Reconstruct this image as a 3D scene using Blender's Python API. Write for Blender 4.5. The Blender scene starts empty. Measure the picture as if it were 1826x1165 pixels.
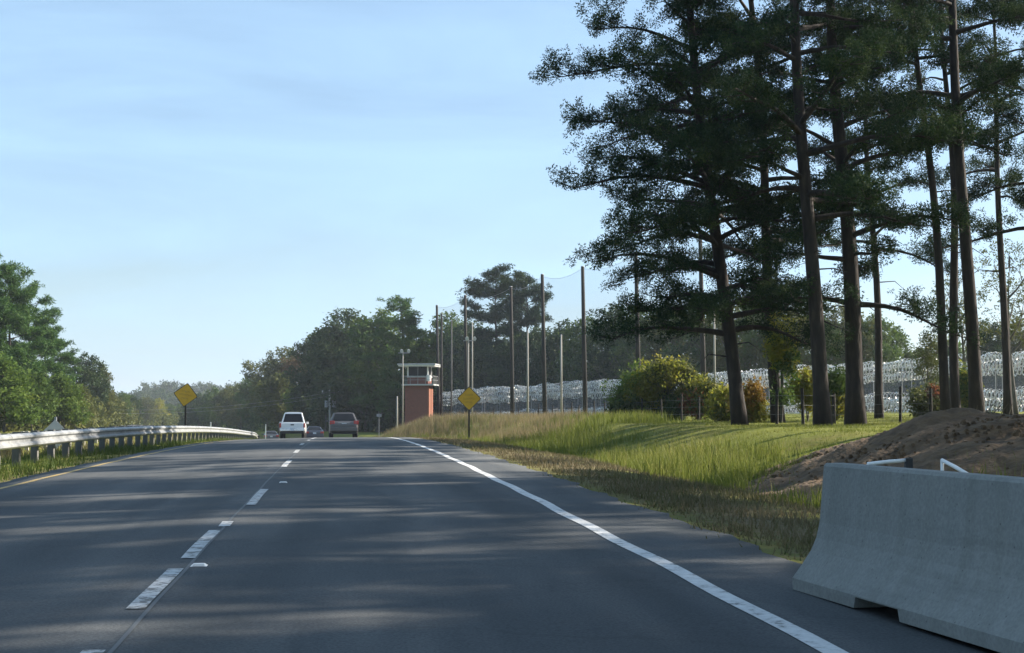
import bpy, bmesh, math, random
import numpy as np
from mathutils import Vector, Matrix

# ---------------------------------------------------------------- camera, sky, sun, exposure
scn = bpy.context.scene
COL = scn.collection
FPX, IW, IH = 2600.0, 1826.0, 1165.0
PITCH, YAW = math.radians(3.36), math.radians(6.64)
CAMZ = 1.27
cd = bpy.data.cameras.new('camera'); cam = bpy.data.objects.new('camera', cd); COL.objects.link(cam)
cam.location = (0, 0, CAMZ)
cam.rotation_euler = (math.radians(90) + PITCH, 0, -YAW)
cd.sensor_width = 36.0; cd.lens = 36.0 * FPX / IW
cd.clip_start = 0.1; cd.clip_end = 6000
scn.camera = cam

SUN_EL, SUN_AZ = math.radians(29), math.radians(78)      # azimuth clockwise from the road direction (+Y)
sunv = Vector((math.sin(SUN_AZ) * math.cos(SUN_EL), math.cos(SUN_AZ) * math.cos(SUN_EL), math.sin(SUN_EL)))
world = bpy.data.worlds.new('World'); scn.world = world; world.use_nodes = True
wn, wl = world.node_tree.nodes, world.node_tree.links
wn.clear()
wout = wn.new('ShaderNodeOutputWorld'); wbg = wn.new('ShaderNodeBackground')
sky = wn.new('ShaderNodeTexSky'); sky.sky_type = 'NISHITA'; sky.sun_disc = False
sky.sun_elevation = SUN_EL; sky.sun_rotation = SUN_AZ
sky.altitude = 50; sky.air_density = 1.0; sky.dust_density = 1.0; sky.ozone_density = 2.5
# thin high cirrus, laid out on the sky's own directions
wtc = wn.new('ShaderNodeTexCoord'); wmap = wn.new('ShaderNodeMapping'); wmap.inputs['Scale'].default_value = (1.2, 1.2, 7.0)
wmap.inputs['Rotation'].default_value = (0.10, -0.16, 0.3)
wnz = wn.new('ShaderNodeTexNoise'); wnz.inputs['Scale'].default_value = 2.0; wnz.inputs['Detail'].default_value = 6; wnz.inputs['Roughness'].default_value = 0.52
wnz.inputs['Distortion'].default_value = 0.6
wrp = wn.new('ShaderNodeMapRange'); wrp.inputs[1].default_value = 0.30; wrp.inputs[2].default_value = 0.72; wrp.inputs[3].default_value = 0.12; wrp.inputs[4].default_value = 0.75
wmx = wn.new('ShaderNodeMix'); wmx.data_type = 'RGBA'; wmx.inputs[7].default_value = (3.8, 5.8, 7.9, 1)
wl.new(wtc.outputs['Generated'], wmap.inputs['Vector']); wl.new(wmap.outputs[0], wnz.inputs['Vector'])
wl.new(wnz.outputs['Fac'], wrp.inputs[0]); wl.new(wrp.outputs[0], wmx.inputs[0])
wl.new(sky.outputs[0], wmx.inputs[6]); wl.new(wmx.outputs[2], wbg.inputs['Color'])
wbg.inputs['Strength'].default_value = 0.06
wl.new(wbg.outputs[0], wout.inputs[0])
sd = bpy.data.lights.new('sun', 'SUN'); sd.energy = 5.0; sd.angle = math.radians(0.53); sd.color = (1.0, 0.90, 0.76)
so = bpy.data.objects.new('sun', sd); COL.objects.link(so); so.location = (40, 20, 60)
so.rotation_euler = sunv.to_track_quat('Z', 'Y').to_euler()
scn.view_settings.view_transform = 'Standard'; scn.view_settings.look = 'None'
scn.view_settings.gamma = 1.0; scn.view_settings.use_curve_mapping = False
scn.view_settings.exposure = 1.50
scn.render.engine = 'CYCLES'
scn.cycles.use_denoising = True
scn.cycles.max_bounces = 6; scn.cycles.diffuse_bounces = 3; scn.cycles.glossy_bounces = 3
scn.cycles.transmission_bounces = 4; scn.cycles.transparent_max_bounces = 16; scn.cycles.volume_bounces = 0
scn.cycles.caustics_reflective = False; scn.cycles.caustics_refractive = False

rnd = random.Random(7)
NP = np.random.default_rng(7)

# ---------------------------------------------------------------- helpers
_cp, _sp, _cy, _sy = math.cos(PITCH), math.sin(PITCH), math.cos(YAW), math.sin(YAW)
def at(px, py, Y):
    "world point at world distance Y along the road, seen at photo pixel (px, py)"
    r, u = (px - IW / 2) / FPX, (IH / 2 - py) / FPX
    f = _cp - u * _sp; z = _sp + u * _cp
    dx = r * _cy + f * _sy; dy = -r * _sy + f * _cy
    k = Y / dy
    return Vector((dx * k, Y, CAMZ + z * k))

def sstep(a, b, x):
    t = np.clip((np.asarray(x, float) - a) / (b - a), 0, 1); return t * t * (3 - 2 * t)
def curve(y):
    y = np.asarray(y, float)
    t = np.clip(y - 115, 0, 185)
    return -0.0008 * t * t - 0.296 * np.clip(y - 300, 0, 1e9)
def road_z(y):
    y = np.asarray(y, float)
    z = 0.0138 * y - 1.9e-4 * np.clip(y, 0, 97) ** 2
    z = np.where(y > 97, 1.3386 - 1.7877 - 0.0231 * (np.clip(y, 97, 300) - 97), z)
    t = np.clip(y - 300, 0, 200)
    return z - 0.0231 * (t - t * t / 400)
EDGE_L, EDGE_R = -5.5, 3.42
def pave_z(s, y):
    return road_z(y) - 0.025 * np.clip(-1.3 - s, 0, None)
def noise2(x, y):
    return (np.sin(x * 1.3 + y * .7) + np.sin(x * -.6 + y * 1.7 + 1.3) + np.sin(x * .31 - y * .43 + 2.1) * 1.5) / 3.5
def ground_z(x, y):
    x = np.asarray(x, float); y = np.asarray(y, float)
    s = x - curve(y)
    rz = road_z(y)
    zf = 0.80 + np.clip((s - 15) * .014, 0, .5) - sstep(105, 190, y) * 2.2 * (1 - sstep(16, 44, s)) - sstep(60, 105, y) * .25 * (1 - sstep(16, 30, s))
    zf = zf - sstep(200, 420, y) * 2.5
    verge = pave_z(EDGE_R, y) - 0.02 - 0.035 * (s - EDGE_R)
    ditch = verge - 0.22 * sstep(5.2, 6.8, s)
    kb = sstep(84, 118, y)
    sb = s + 3.1 * kb
    k = sstep(7.0, 12.5 - 2.5 * kb, sb)
    right = ditch * (1 - k) + zf * k
    zl = .05 - .0045 * np.clip(y, 0, 420)
    el = pave_z(EDGE_L, y) - 0.02
    lv = el - 0.02 * (EDGE_L - s) - .08 * sstep(-6.5, -8, -(-s)) * 0
    kl = sstep(7.2, 10.5, -s)
    med = zl - .45 * sstep(8, 10.5, -s) * (1 - sstep(10.5, 14, -s))
    left = lv * (1 - kl) + med * kl
    z = np.where(s > EDGE_R, right, np.where(s < EDGE_L, left, pave_z(s, y)))
    bump = .05 * noise2(x, y) * np.clip((np.maximum(s - EDGE_R, EDGE_L - s)) / 3, 0, 1)
    return z + bump
def gz(x, y): return float(ground_z(x, y))
def gpt(px, Y):
    p = at(px, 740, Y); p.z = gz(p.x, p.y); return p

def tag(o, label=None, cat=None, group=None, kind=None):
    if label: o['label'] = label
    if cat: o['category'] = cat
    if group: o['group'] = group
    if kind: o['kind'] = kind
    return o
def empty(name, loc=(0, 0, 0), rz=0.0):
    o = bpy.data.objects.new(name, None); COL.objects.link(o); o.location = loc; o.rotation_euler.z = rz
    o.empty_display_size = .3
    return o
def link(name, me, mat=None, parent=None):
    o = bpy.data.objects.new(name, me); COL.objects.link(o)
    if mat is not None and len(me.materials) == 0: me.materials.append(mat)
    if parent is not None: o.parent = parent
    return o
def np_mesh(name, V, F, tint=None, smooth=False):
    "V (n,3), F (m,k) of one face size"
    me = bpy.data.meshes.new(name)
    V = np.ascontiguousarray(V, np.float32); F = np.ascontiguousarray(F, np.int32)
    m, k = F.shape
    me.vertices.add(len(V)); me.vertices.foreach_set('co', V.ravel())
    me.loops.add(m * k); me.loops.foreach_set('vertex_index', F.ravel())
    me.polygons.add(m); me.polygons.foreach_set('loop_start', np.arange(0, m * k, k, dtype=np.int32))
    me.polygons.foreach_set('loop_total', np.full(m, k, np.int32))
    if smooth: me.polygons.foreach_set('use_smooth', np.ones(m, bool))
    if tint is not None:
        a = me.attributes.new('tint', 'FLOAT', 'POINT'); a.data.foreach_set('value', np.ascontiguousarray(tint, np.float32))
    me.update(calc_edges=True)
    return me
class MB:
    def __init__(s): s.v = []; s.f = []
    def quad(s, a, b, c, d):
        n = len(s.v); s.v += [tuple(a), tuple(b), tuple(c), tuple(d)]; s.f.append((n, n + 1, n + 2, n + 3))
    def poly(s, pts):
        n = len(s.v); s.v += [tuple(p) for p in pts]; s.f.append(tuple(range(n, n + len(pts))))
    def hexa(s, p):
        n = len(s.v); s.v += [tuple(q) for q in p]
        for f in ((0, 3, 2, 1), (4, 5, 6, 7), (0, 1, 5, 4), (1, 2, 6, 5), (2, 3, 7, 6), (3, 0, 4, 7)):
            s.f.append(tuple(n + i for i in f))
    def box(s, x0, x1, y0, y1, z0, z1):
        s.hexa([(x0, y0, z0), (x1, y0, z0), (x1, y1, z0), (x0, y1, z0), (x0, y0, z1), (x1, y0, z1), (x1, y1, z1), (x0, y1, z1)])
    def tube(s, pts, rad, n=6, cap=True):
        pts = [Vector(p) for p in pts]; base = len(s.v)
        if not hasattr(rad, '__len__'): rad = [rad] * len(pts)
        ref = Vector((0, 0, 1))
        d0 = (pts[-1] - pts[0]).normalized()
        if abs(d0.z) > .9: ref = Vector((1, 0, 0))
        for i, p in enumerate(pts):
            d = (pts[min(i + 1, len(pts) - 1)] - pts[max(i - 1, 0)]).normalized()
            a = d.cross(ref).normalized(); b = d.cross(a).normalized()
            for k in range(n):
                t = 2 * math.pi * k / n
                s.v.append(tuple(p + (a * math.cos(t) + b * math.sin(t)) * rad[i]))
        for i in range(len(pts) - 1):
            for k in range(n):
                a0 = base + i * n + k; a1 = base + i * n + (k + 1) % n
                s.f.append((a0, a0 + n, a1 + n, a1))
        if cap:
            s.f.append(tuple(base + k for k in range(n)))
            s.f.append(tuple(base + (len(pts) - 1) * n + k for k in reversed(range(n))))
        return s
    def prism(s, prof, y0, y1, flip=False):
        "closed (x, z) outline swept along y"
        n = len(s.v); m = len(prof)
        s.v += [(x, y0, z) for x, z in prof] + [(x, y1, z) for x, z in prof]
        s.f.append(tuple(range(n, n + m))); s.f.append(tuple(range(n + 2 * m - 1, n + m - 1, -1)))
        for i in range(m):
            j = (i + 1) % m; s.f.append((n + i, n + m + i, n + m + j, n + j))
    def mesh(s, name, smooth=False):
        me = bpy.data.meshes.new(name); me.from_pydata(s.v, [], s.f); me.update()
        bm = bmesh.new(); bm.from_mesh(me); bmesh.ops.recalc_face_normals(bm, faces=bm.faces); bm.to_mesh(me); bm.free()
        if smooth:
            me.polygons.foreach_set('use_smooth', np.ones(len(me.polygons), bool))
        return me
    def build(s, name, mat, parent=None, smooth=False, bevel=0):
        o = link(name, s.mesh(name, smooth), mat, parent)
        if bevel:
            b = o.modifiers.new('bevel', 'BEVEL'); b.width = bevel; b.segments = 2; b.limit_method = 'ANGLE'; b.angle_limit = math.radians(30)
        return o

# ---------------------------------------------------------------- materials
def nodes(name):
    m = bpy.data.materials.new(name); m.use_nodes = True
    nt = m.node_tree; nt.nodes.clear()
    out = nt.nodes.new('ShaderNodeOutputMaterial')
    return m, nt, nt.nodes, nt.links, out
def N(ns, t, **kw):
    n = ns.new(t)
    for k, v in kw.items(): setattr(n, k, v)
    return n
def ramp(ns, stops):
    r = ns.new('ShaderNodeValToRGB'); e = r.color_ramp.elements
    while len(e) < len(stops): e.new(.5)
    for i, (p, c) in enumerate(stops): e[i].position = p; e[i].color = (*c, 1)
    return r
def mat_noise(name, stops, scale=5, detail=5, rough=.8, metal=0, bump=0, bscale=None, coat=0, spec=.5, coords='Object', stretch=(1, 1, 1)):
    m, nt, ns, ls, out = nodes(name)
    b = ns.new('ShaderNodeBsdfPrincipled'); ls.new(b.outputs[0], out.inputs[0])
    tc = ns.new('ShaderNodeTexCoord'); mp = ns.new('ShaderNodeMapping'); mp.inputs['Scale'].default_value = stretch
    ls.new(tc.outputs[coords], mp.inputs[0])
    nz = ns.new('ShaderNodeTexNoise'); nz.inputs['Scale'].default_value = scale; nz.inputs['Detail'].default_value = detail
    ls.new(mp.outputs[0], nz.inputs['Vector'])
    r = ramp(ns, stops); ls.new(nz.outputs['Fac'], r.inputs[0]); ls.new(r.outputs[0], b.inputs['Base Color'])
    b.inputs['Roughness'].default_value = rough; b.inputs['Metallic'].default_value = metal
    b.inputs['Coat Weight'].default_value = coat; b.inputs['Specular IOR Level'].default_value = spec
    if bump:
        n2 = ns.new('ShaderNodeTexNoise'); n2.inputs['Scale'].default_value = bscale or scale * 3; n2.inputs['Detail'].default_value = 4
        ls.new(mp.outputs[0], n2.inputs['Vector'])
        bp = ns.new('ShaderNodeBump'); bp.inputs['Strength'].default_value = bump; bp.inputs['Distance'].default_value = .05
        ls.new(n2.outputs['Fac'], bp.inputs['Height']); ls.new(bp.outputs[0], b.inputs['Normal'])
    return m
def mat_leaf(name, stops, trans=.3, rough=.6):
    m, nt, ns, ls, out = nodes(name)
    at_ = ns.new('ShaderNodeAttribute'); at_.attribute_name = 'tint'
    r = ramp(ns, stops); ls.new(at_.outputs['Fac'], r.inputs[0])
    b = ns.new('ShaderNodeBsdfPrincipled'); b.inputs['Roughness'].default_value = rough; b.inputs['Specular IOR Level'].default_value = .12
    t = ns.new('ShaderNodeBsdfTranslucent'); mx = ns.new('ShaderNodeMixShader'); mx.inputs[0].default_value = trans
    ls.new(r.outputs[0], b.inputs['Base Color']); ls.new(r.outputs[0], t.inputs['Color'])
    ls.new(b.outputs[0], mx.inputs[1]); ls.new(t.outputs[0], mx.inputs[2]); ls.new(mx.outputs[0], out.inputs[0])
    return m

def mat_ground():
    m, nt, ns, ls, out = nodes('ground_soil_and_grass')
    b = ns.new('ShaderNodeBsdfPrincipled'); b.inputs['Roughness'].default_value = .95; b.inputs['Specular IOR Level'].default_value = .1
    ls.new(b.outputs[0], out.inputs[0])
    tc = ns.new('ShaderNodeTexCoord')
    n1 = N(ns, 'ShaderNodeTexNoise'); n1.inputs['Scale'].default_value = .35; n1.inputs['Detail'].default_value = 8; n1.inputs['Roughness'].default_value = .65
    n2 = N(ns, 'ShaderNodeTexNoise'); n2.inputs['Scale'].default_value = 6; n2.inputs['Detail'].default_value = 6
    ls.new(tc.outputs['Object'], n1.inputs['Vector']); ls.new(tc.outputs['Object'], n2.inputs['Vector'])
    grass = ramp(ns, [(.3, (.14, .12, .035)), (.5, (.13, .145, .024)), (.7, (.16, .175, .03))])
    dirt = ramp(ns, [(.3, (.085, .062, .042)), (.55, (.13, .098, .062)), (.8, (.17, .13, .085))])
    ls.new(n1.outputs['Fac'], grass.inputs[0]); ls.new(n2.outputs['Fac'], dirt.inputs[0])
    a = ns.new('ShaderNodeAttribute'); a.attribute_name = 'bare'
    ad = N(ns, 'ShaderNodeMath', operation='ADD'); sb = N(ns, 'ShaderNodeMath', operation='SUBTRACT'); sb.inputs[1].default_value = .5
    ls.new(n2.outputs['Fac'], sb.inputs[0]); ls.new(a.outputs['Fac'], ad.inputs[0]); ls.new(sb.outputs[0], ad.inputs[1])
    cl = ns.new('ShaderNodeClamp'); ls.new(ad.outputs[0], cl.inputs[0])
    mx = ns.new('ShaderNodeMix'); mx.data_type = 'RGBA'
    ls.new(cl.outputs[0], mx.inputs[0]); ls.new(grass.outputs[0], mx.inputs[6]); ls.new(dirt.outputs[0], mx.inputs[7])
    ls.new(mx.outputs[2], b.inputs['Base Color'])
    bp = ns.new('ShaderNodeBump'); bp.inputs['Strength'].default_value = .6; bp.inputs['Distance'].default_value = .08
    ls.new(n2.outputs['Fac'], bp.inputs['Height']); ls.new(bp.outputs[0], b.inputs['Normal'])
    return m
def mat_asphalt():
    m, nt, ns, ls, out = nodes('worn_asphalt')
    b = ns.new('ShaderNodeBsdfPrincipled'); b.inputs['Roughness'].default_value = .85; b.inputs['Specular IOR Level'].default_value = .3
    ls.new(b.outputs[0], out.inputs[0])
    tc = ns.new('ShaderNodeTexCoord')
    mp = ns.new('ShaderNodeMapping'); mp.inputs['Scale'].default_value = (1, .12, 1); ls.new(tc.outputs['Object'], mp.inputs[0])
    n1 = N(ns, 'ShaderNodeTexNoise'); n1.inputs['Scale'].default_value = 1.4; n1.inputs['Detail'].default_value = 7; ls.new(mp.outputs[0], n1.inputs['Vector'])
    n2 = N(ns, 'ShaderNodeTexNoise'); n2.inputs['Scale'].default_value = 60; n2.inputs['Detail'].default_value = 3; ls.new(tc.outputs['Object'], n2.inputs['Vector'])
    n3 = N(ns, 'ShaderNodeTexNoise'); n3.inputs['Scale'].default_value = .25; n3.inputs['Detail'].default_value = 4; ls.new(tc.outputs['Object'], n3.inputs['Vector'])
    r1 = ramp(ns, [(.25, (.036, .043, .048)), (.5, (.064, .070, .075)), (.78, (.112, .115, .115))]); ls.new(n1.outputs['Fac'], r1.inputs[0])
    r2 = ramp(ns, [(.3, (.62, .62, .62)), (.5, (1, 1, 1)), (.72, (1.35, 1.33, 1.3))]); ls.new(n2.outputs['Fac'], r2.inputs[0])
    r3 = ramp(ns, [(.3, (.78, .78, .79)), (.7, (1.18, 1.17, 1.15))]); ls.new(n3.outputs['Fac'], r3.inputs[0])
    m1 = N(ns, 'ShaderNodeMix', data_type='RGBA', blend_type='MULTIPLY'); m1.inputs[0].default_value = 1
    m2 = N(ns, 'ShaderNodeMix', data_type='RGBA', blend_type='MULTIPLY'); m2.inputs[0].default_value = 1
    ls.new(r1.outputs[0], m1.inputs[6]); ls.new(r2.outputs[0], m1.inputs[7]); ls.new(m1.outputs[2], m2.inputs[6]); ls.new(r3.outputs[0], m2.inputs[7])
    # rubbed wheel tracks: position across the lane, in metres, kept in the mesh attribute 'across'
    a = ns.new('ShaderNodeAttribute'); a.attribute_name = 'across'
    tr = ramp(ns, [(0, (1.05, 1.05, 1.05)), (.10, (.86, .86, .86)), (.22, (.80, .80, .80)), (.34, (.9, .9, .9)), (.5, (.86, .86, .86)), (.64, (.9, .9, .9)), (.77, (.8, .8, .8)), (.9, (.88, .88, .88)), (1, (1.05, 1.05, 1.05))])
    ls.new(a.outputs['Fac'], tr.inputs[0])
    m3 = N(ns, 'ShaderNodeMix', data_type='RGBA', blend_type='MULTIPLY'); m3.inputs[0].default_value = .95
    ls.new(m2.outputs[2], m3.inputs[6]); ls.new(tr.outputs[0], m3.inputs[7])
    # hairline cracks
    vo = N(ns, 'ShaderNodeTexVoronoi', feature='DISTANCE_TO_EDGE'); vo.inputs['Scale'].default_value = .55
    nd = N(ns, 'ShaderNodeTexNoise'); nd.inputs['Scale'].default_value = 1.5; nd.inputs['Detail'].default_value = 4
    ls.new(tc.outputs['Object'], nd.inputs['Vector'])
    mv = N(ns, 'ShaderNodeMix', data_type='RGBA'); mv.inputs[0].default_value = .35
    ls.new(tc.outputs['Object'], mv.inputs[6]); ls.new(nd.outputs['Color'], mv.inputs[7]); ls.new(mv.outputs[2], vo.inputs['Vector'])
    rc = ramp(ns, [(.0, (.55, .55, .55)), (.012, (1, 1, 1))]); ls.new(vo.outputs['Distance'], rc.inputs[0])
    m4 = N(ns, 'ShaderNodeMix', data_type='RGBA', blend_type='MULTIPLY'); m4.inputs[0].default_value = .3
    ls.new(m3.outputs[2], m4.inputs[6]); ls.new(rc.outputs[0], m4.inputs[7])
    ls.new(m4.outputs[2], b.inputs['Base Color'])
    bp = ns.new('ShaderNodeBump'); bp.inputs['Strength'].default_value = .35; bp.inputs['Distance'].default_value = .012
    ls.new(n2.outputs['Fac'], bp.inputs['Height']); ls.new(bp.outputs[0], b.inputs['Normal'])
    return m
def mat_paint(name, col, worn):
    "thermoplastic road paint with real worn-through flecks"
    m, nt, ns, ls, out = nodes(name)
    b = ns.new('ShaderNodeBsdfPrincipled'); b.inputs['Roughness'].default_value = .7
    tc = ns.new('ShaderNodeTexCoord'); nz = ns.new('ShaderNodeTexNoise'); nz.inputs['Scale'].default_value = 9; nz.inputs['Detail'].default_value = 8; nz.inputs['Roughness'].default_value = .7
    ls.new(tc.outputs['Object'], nz.inputs['Vector'])
    r = ramp(ns, [(worn, (.13, .125, .115)), (worn + .08, tuple(c * .75 for c in col)), (worn + .3, col)])
    ls.new(nz.outputs['Fac'], r.inputs[0]); ls.new(r.outputs[0], b.inputs['Base Color']); ls.new(b.outputs[0], out.inputs[0])
    return m
def mat_sheer(name, col, opacity, scale=0):
    "wire or net fabric whose holes are far below a pixel"
    m, nt, ns, ls, out = nodes(name)
    d = ns.new('ShaderNodeBsdfDiffuse'); d.inputs[0].default_value = (*col, 1)
    t = ns.new('ShaderNodeBsdfTransparent'); mx = ns.new('ShaderNodeMixShader'); mx.inputs[0].default_value = opacity
    ls.new(t.outputs[0], mx.inputs[1]); ls.new(d.outputs[0], mx.inputs[2]); ls.new(mx.outputs[0], out.inputs[0])
    return m
def mat_brick():
    m, nt, ns, ls, out = nodes('red_brick')
    b = ns.new('ShaderNodeBsdfPrincipled'); b.inputs['Roughness'].default_value = .9
    tc = ns.new('ShaderNodeTexCoord'); mp = ns.new('ShaderNodeMapping'); mp.inputs['Rotation'].default_value = (math.pi / 2, 0, 0)
    br = ns.new('ShaderNodeTexBrick'); br.inputs['Scale'].default_value = 1.0
    br.inputs['Color1'].default_value = (.15, .042, .032, 1); br.inputs['Color2'].default_value = (.20, .056, .040, 1); br.inputs['Mortar'].default_value = (.18, .12, .10, 1)
    br.inputs['Mortar Size'].default_value = .01; br.inputs['Brick Width'].default_value = .21; br.inputs['Row Height'].default_value = .075
    ls.new(tc.outputs['Object'], mp.inputs[0]); ls.new(mp.outputs[0], br.inputs[0]); ls.new(br.outputs[0], b.inputs['Base Color']); ls.new(b.outputs[0], out.inputs[0])
    return m

def mat_concrete():
    m, nt, ns, ls, out = nodes('stained_cast_concrete')
    b = ns.new('ShaderNodeBsdfPrincipled'); b.inputs['Roughness'].default_value = .92; ls.new(b.outputs[0], out.inputs[0])
    tc = ns.new('ShaderNodeTexCoord')
    def nz(scale, detail, st, rough=.6):
        mp = ns.new('ShaderNodeMapping'); mp.inputs['Scale'].default_value = st; ls.new(tc.outputs['Object'], mp.inputs[0])
        n = ns.new('ShaderNodeTexNoise'); n.inputs['Scale'].default_value = scale; n.inputs['Detail'].default_value = detail; n.inputs['Roughness'].default_value = rough
        ls.new(mp.outputs[0], n.inputs['Vector']); return n
    base = ramp(ns, [(.25, (.165, .175, .168)), (.5, (.20, .208, .198)), (.8, (.235, .24, .228))]); ls.new(nz(1.6, 9, (1, 1, 1), .7).outputs['Fac'], base.inputs[0])
    cur = base.outputs[0]
    for n, st in ((nz(3.0, 6, (1, 2.2, .12)), [(.34, (.84, .84, .82)), (.60, (1, 1, 1))]),        # water runs
                  (nz(2.2, 7, (1, .16, 2.5)), [(.30, (.70, .70, .70)), (.44, (1, 1, 1))]),         # tyre scuffs
                  (nz(45, 3, (1, 1, 1)), [(.35, (.86, .86, .86)), (.65, (1.12, 1.12, 1.1))])):     # grain
        r = ramp(ns, st); ls.new(n.outputs['Fac'], r.inputs[0])
        mx = N(ns, 'ShaderNodeMix', data_type='RGBA', blend_type='MULTIPLY'); mx.inputs[0].default_value = .8; ls.new(cur, mx.inputs[6]); ls.new(r.outputs[0], mx.inputs[7]); cur = mx.outputs[2]
    vo = ns.new('ShaderNodeTexVoronoi'); vo.inputs['Scale'].default_value = 16; ls.new(tc.outputs['Object'], vo.inputs['Vector'])
    r = ramp(ns, [(.07, (.35, .35, .35)), (.11, (1, 1, 1))]); ls.new(vo.outputs['Distance'], r.inputs[0])
    mx = N(ns, 'ShaderNodeMix', data_type='RGBA', blend_type='MULTIPLY'); mx.inputs[0].default_value = .7; ls.new(cur, mx.inputs[6]); ls.new(r.outputs[0], mx.inputs[7])
    ls.new(mx.outputs[2], b.inputs['Base Color'])
    bp = ns.new('ShaderNodeBump'); bp.inputs['Strength'].default_value = .25; bp.inputs['Distance'].default_value = .02
    ls.new(nz(30, 5, (1, 1, 1)).outputs['Fac'], bp.inputs['Height']); ls.new(bp.outputs[0], b.inputs['Normal'])
    return m
M = {}
M['ground'] = mat_ground(); M['asphalt'] = mat_asphalt()
M['white_line'] = mat_paint('white_road_paint', (.64, .64, .63), .36)
M['white_dash'] = mat_paint('worn_white_road_paint', (.55, .56, .56), .42)
M['yellow_line'] = mat_paint('yellow_road_paint', (.42, .29, .08), .40)
M['sealant'] = mat_noise('joint_sealant', [(.3, (.040, .044, .047)), (.7, (.058, .062, .065))], 8, rough=.6)
M['bark'] = mat_noise('pine_bark', [(.3, (.010, .008, .007)), (.55, (.024, .018, .015)), (.8, (.055, .040, .031))], 6, 6, .95, bump=.8, bscale=12, stretch=(1, 1, .25))
M['bark2'] = mat_noise('grey_bark', [(.3, (.05, .045, .038)), (.7, (.12, .11, .09))], 6, 6, .95, stretch=(1, 1, .3))
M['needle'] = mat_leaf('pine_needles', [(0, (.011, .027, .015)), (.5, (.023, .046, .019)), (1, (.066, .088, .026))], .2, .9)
M['needle_left'] = mat_leaf('sun_tinted_pine_needles', [(0, (.030, .068, .018)), (.5, (.050, .108, .024)), (1, (.085, .14, .028))], .3)  # brighter copy of the pine needles, sunlight put into the colour
M['leaf_dark'] = mat_leaf('dark_green_leaves', [(0, (.022, .044, .018)), (.5, (.036, .064, .021)), (1, (.070, .095, .026))], .25)
M['leaf_bright'] = mat_leaf('bright_green_leaves', [(0, (.06, .105, .02)), (.5, (.09, .145, .024)), (1, (.14, .18, .03))], .35)
M['leaf_mid'] = mat_leaf('mid_green_leaves', [(0, (.04, .078, .02)), (.5, (.068, .115, .025)), (1, (.11, .15, .03))], .35)
M['leaf_olive'] = mat_leaf('olive_leaves', [(0, (.05, .062, .02)), (.5, (.085, .10, .025)), (1, (.14, .135, .034))], .32)
M['leaf_yellow'] = mat_leaf('yellowing_leaves', [(0, (.14, .16, .024)), (.5, (.22, .23, .032)), (1, (.32, .25, .035))], .48)
M['leaf_russet'] = mat_leaf('russet_leaves', [(0, (.060, .050, .024)), (.5, (.10, .070, .030)), (1, (.14, .085, .034))], .3)
M['leaf_red'] = mat_leaf('red_leaves', [(0, (.12, .04, .02)), (.5, (.20, .06, .03)), (1, (.26, .12, .04))], .35)
M['leaf_orange'] = mat_leaf('orange_leaves', [(0, (.15, .10, .02)), (.5, (.24, .15, .025)), (1, (.30, .17, .03))], .35)
M['grass_tall'] = mat_leaf('tall_green_grass', [(0, (.085, .115, .02)), (.5, (.16, .185, .036)), (1, (.32, .28, .10))], .35)
M['grass_lawn'] = mat_leaf('short_green_grass', [(0, (.095, .122, .020)), (.6, (.16, .178, .034)), (1, (.24, .21, .07))], .35)
M['grass_dry'] = mat_leaf('dry_seeding_grass', [(0, (.085, .11, .03)), (.45, (.17, .145, .07)), (1, (.28, .21, .125))], .35)
M['grass_verge'] = mat_leaf('mown_brown_verge_grass', [(0, (.07, .085, .026)), (.45, (.15, .122, .068)), (1, (.26, .21, .13))], .3)
M['grass_left'] = mat_leaf('green_verge_grass', [(0, (.05, .085, .018)), (.6, (.085, .11, .024)), (1, (.15, .125, .06))], .3)
M['galv'] = mat_noise('galvanized_steel', [(.3, (.20, .21, .22)), (.7, (.36, .37, .375))], 2.5, 6, .55, metal=.35, spec=.4)
M['galv_old'] = mat_noise('weathered_galvanized_steel', [(.3, (.22, .23, .24)), (.7, (.34, .35, .36))], 3, 4, .6, metal=.3)
M['post_grey'] = mat_noise('weathered_grey_timber', [(.3, (.07, .07, .068)), (.7, (.15, .145, .135))], 5, 5, .9, stretch=(1, 1, .2))
M['wood_dark'] = mat_noise('dark_creosote_timber', [(.3, (.012, .011, .010)), (.7, (.030, .026, .023))], 4, 5, .9, stretch=(1, 1, .1))
M['pole_pale'] = mat_noise('pale_weathered_pole', [(.3, (.24, .23, .20)), (.7, (.36, .34, .30))], 4, 5, .8, stretch=(1, 1, .1))
M['concrete'] = mat_concrete()
M['pole_bright'] = mat_noise('bleached_pole_timber', [(.3, (.40, .39, .36)), (.7, (.55, .53, .49))], 4, 5, .8, stretch=(1, 1, .1))
M['dirt'] = mat_noise('loose_red_brown_soil', [(.25, (.050, .031, .016)), (.5, (.105, .064, .032)), (.8, (.18, .112, .058))], 3.5, 9, .97, bump=1.0, bscale=9)
M['sign_yellow'] = mat_noise('faded_yellow_sign_sheeting', [(.3, (.52, .29, .012)), (.7, (.60, .35, .02))], 3, 3, .5)
M['sign_ink'] = mat_noise('faded_sign_legend', [(.3, (.26, .15, .02)), (.7, (.34, .19, .025))], 5, 3, .5)
M['sign_black'] = mat_noise('black_sign_border', [(.3, (.02, .02, .018)), (.7, (.03, .03, .026))], 5, 3, .5)
M['alu'] = mat_noise('bare_aluminium', [(.3, (.42, .41, .40)), (.7, (.52, .51, .49))], 3, 3, .5, metal=.3)
M['white_paint'] = mat_noise('white_enamel', [(.3, (.70, .70, .68)), (.7, (.80, .80, .78))], 5, 3, .45)
M['brick'] = mat_brick()
M['brick_sun_tint'] = mat_noise('sun_tinted_orange_brick', [(.3, (.20, .075, .045)), (.7, (.27, .105, .062))], 6, 3, .9)  # brick of the tower's sunny side, the sunlight painted in as orange
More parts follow.
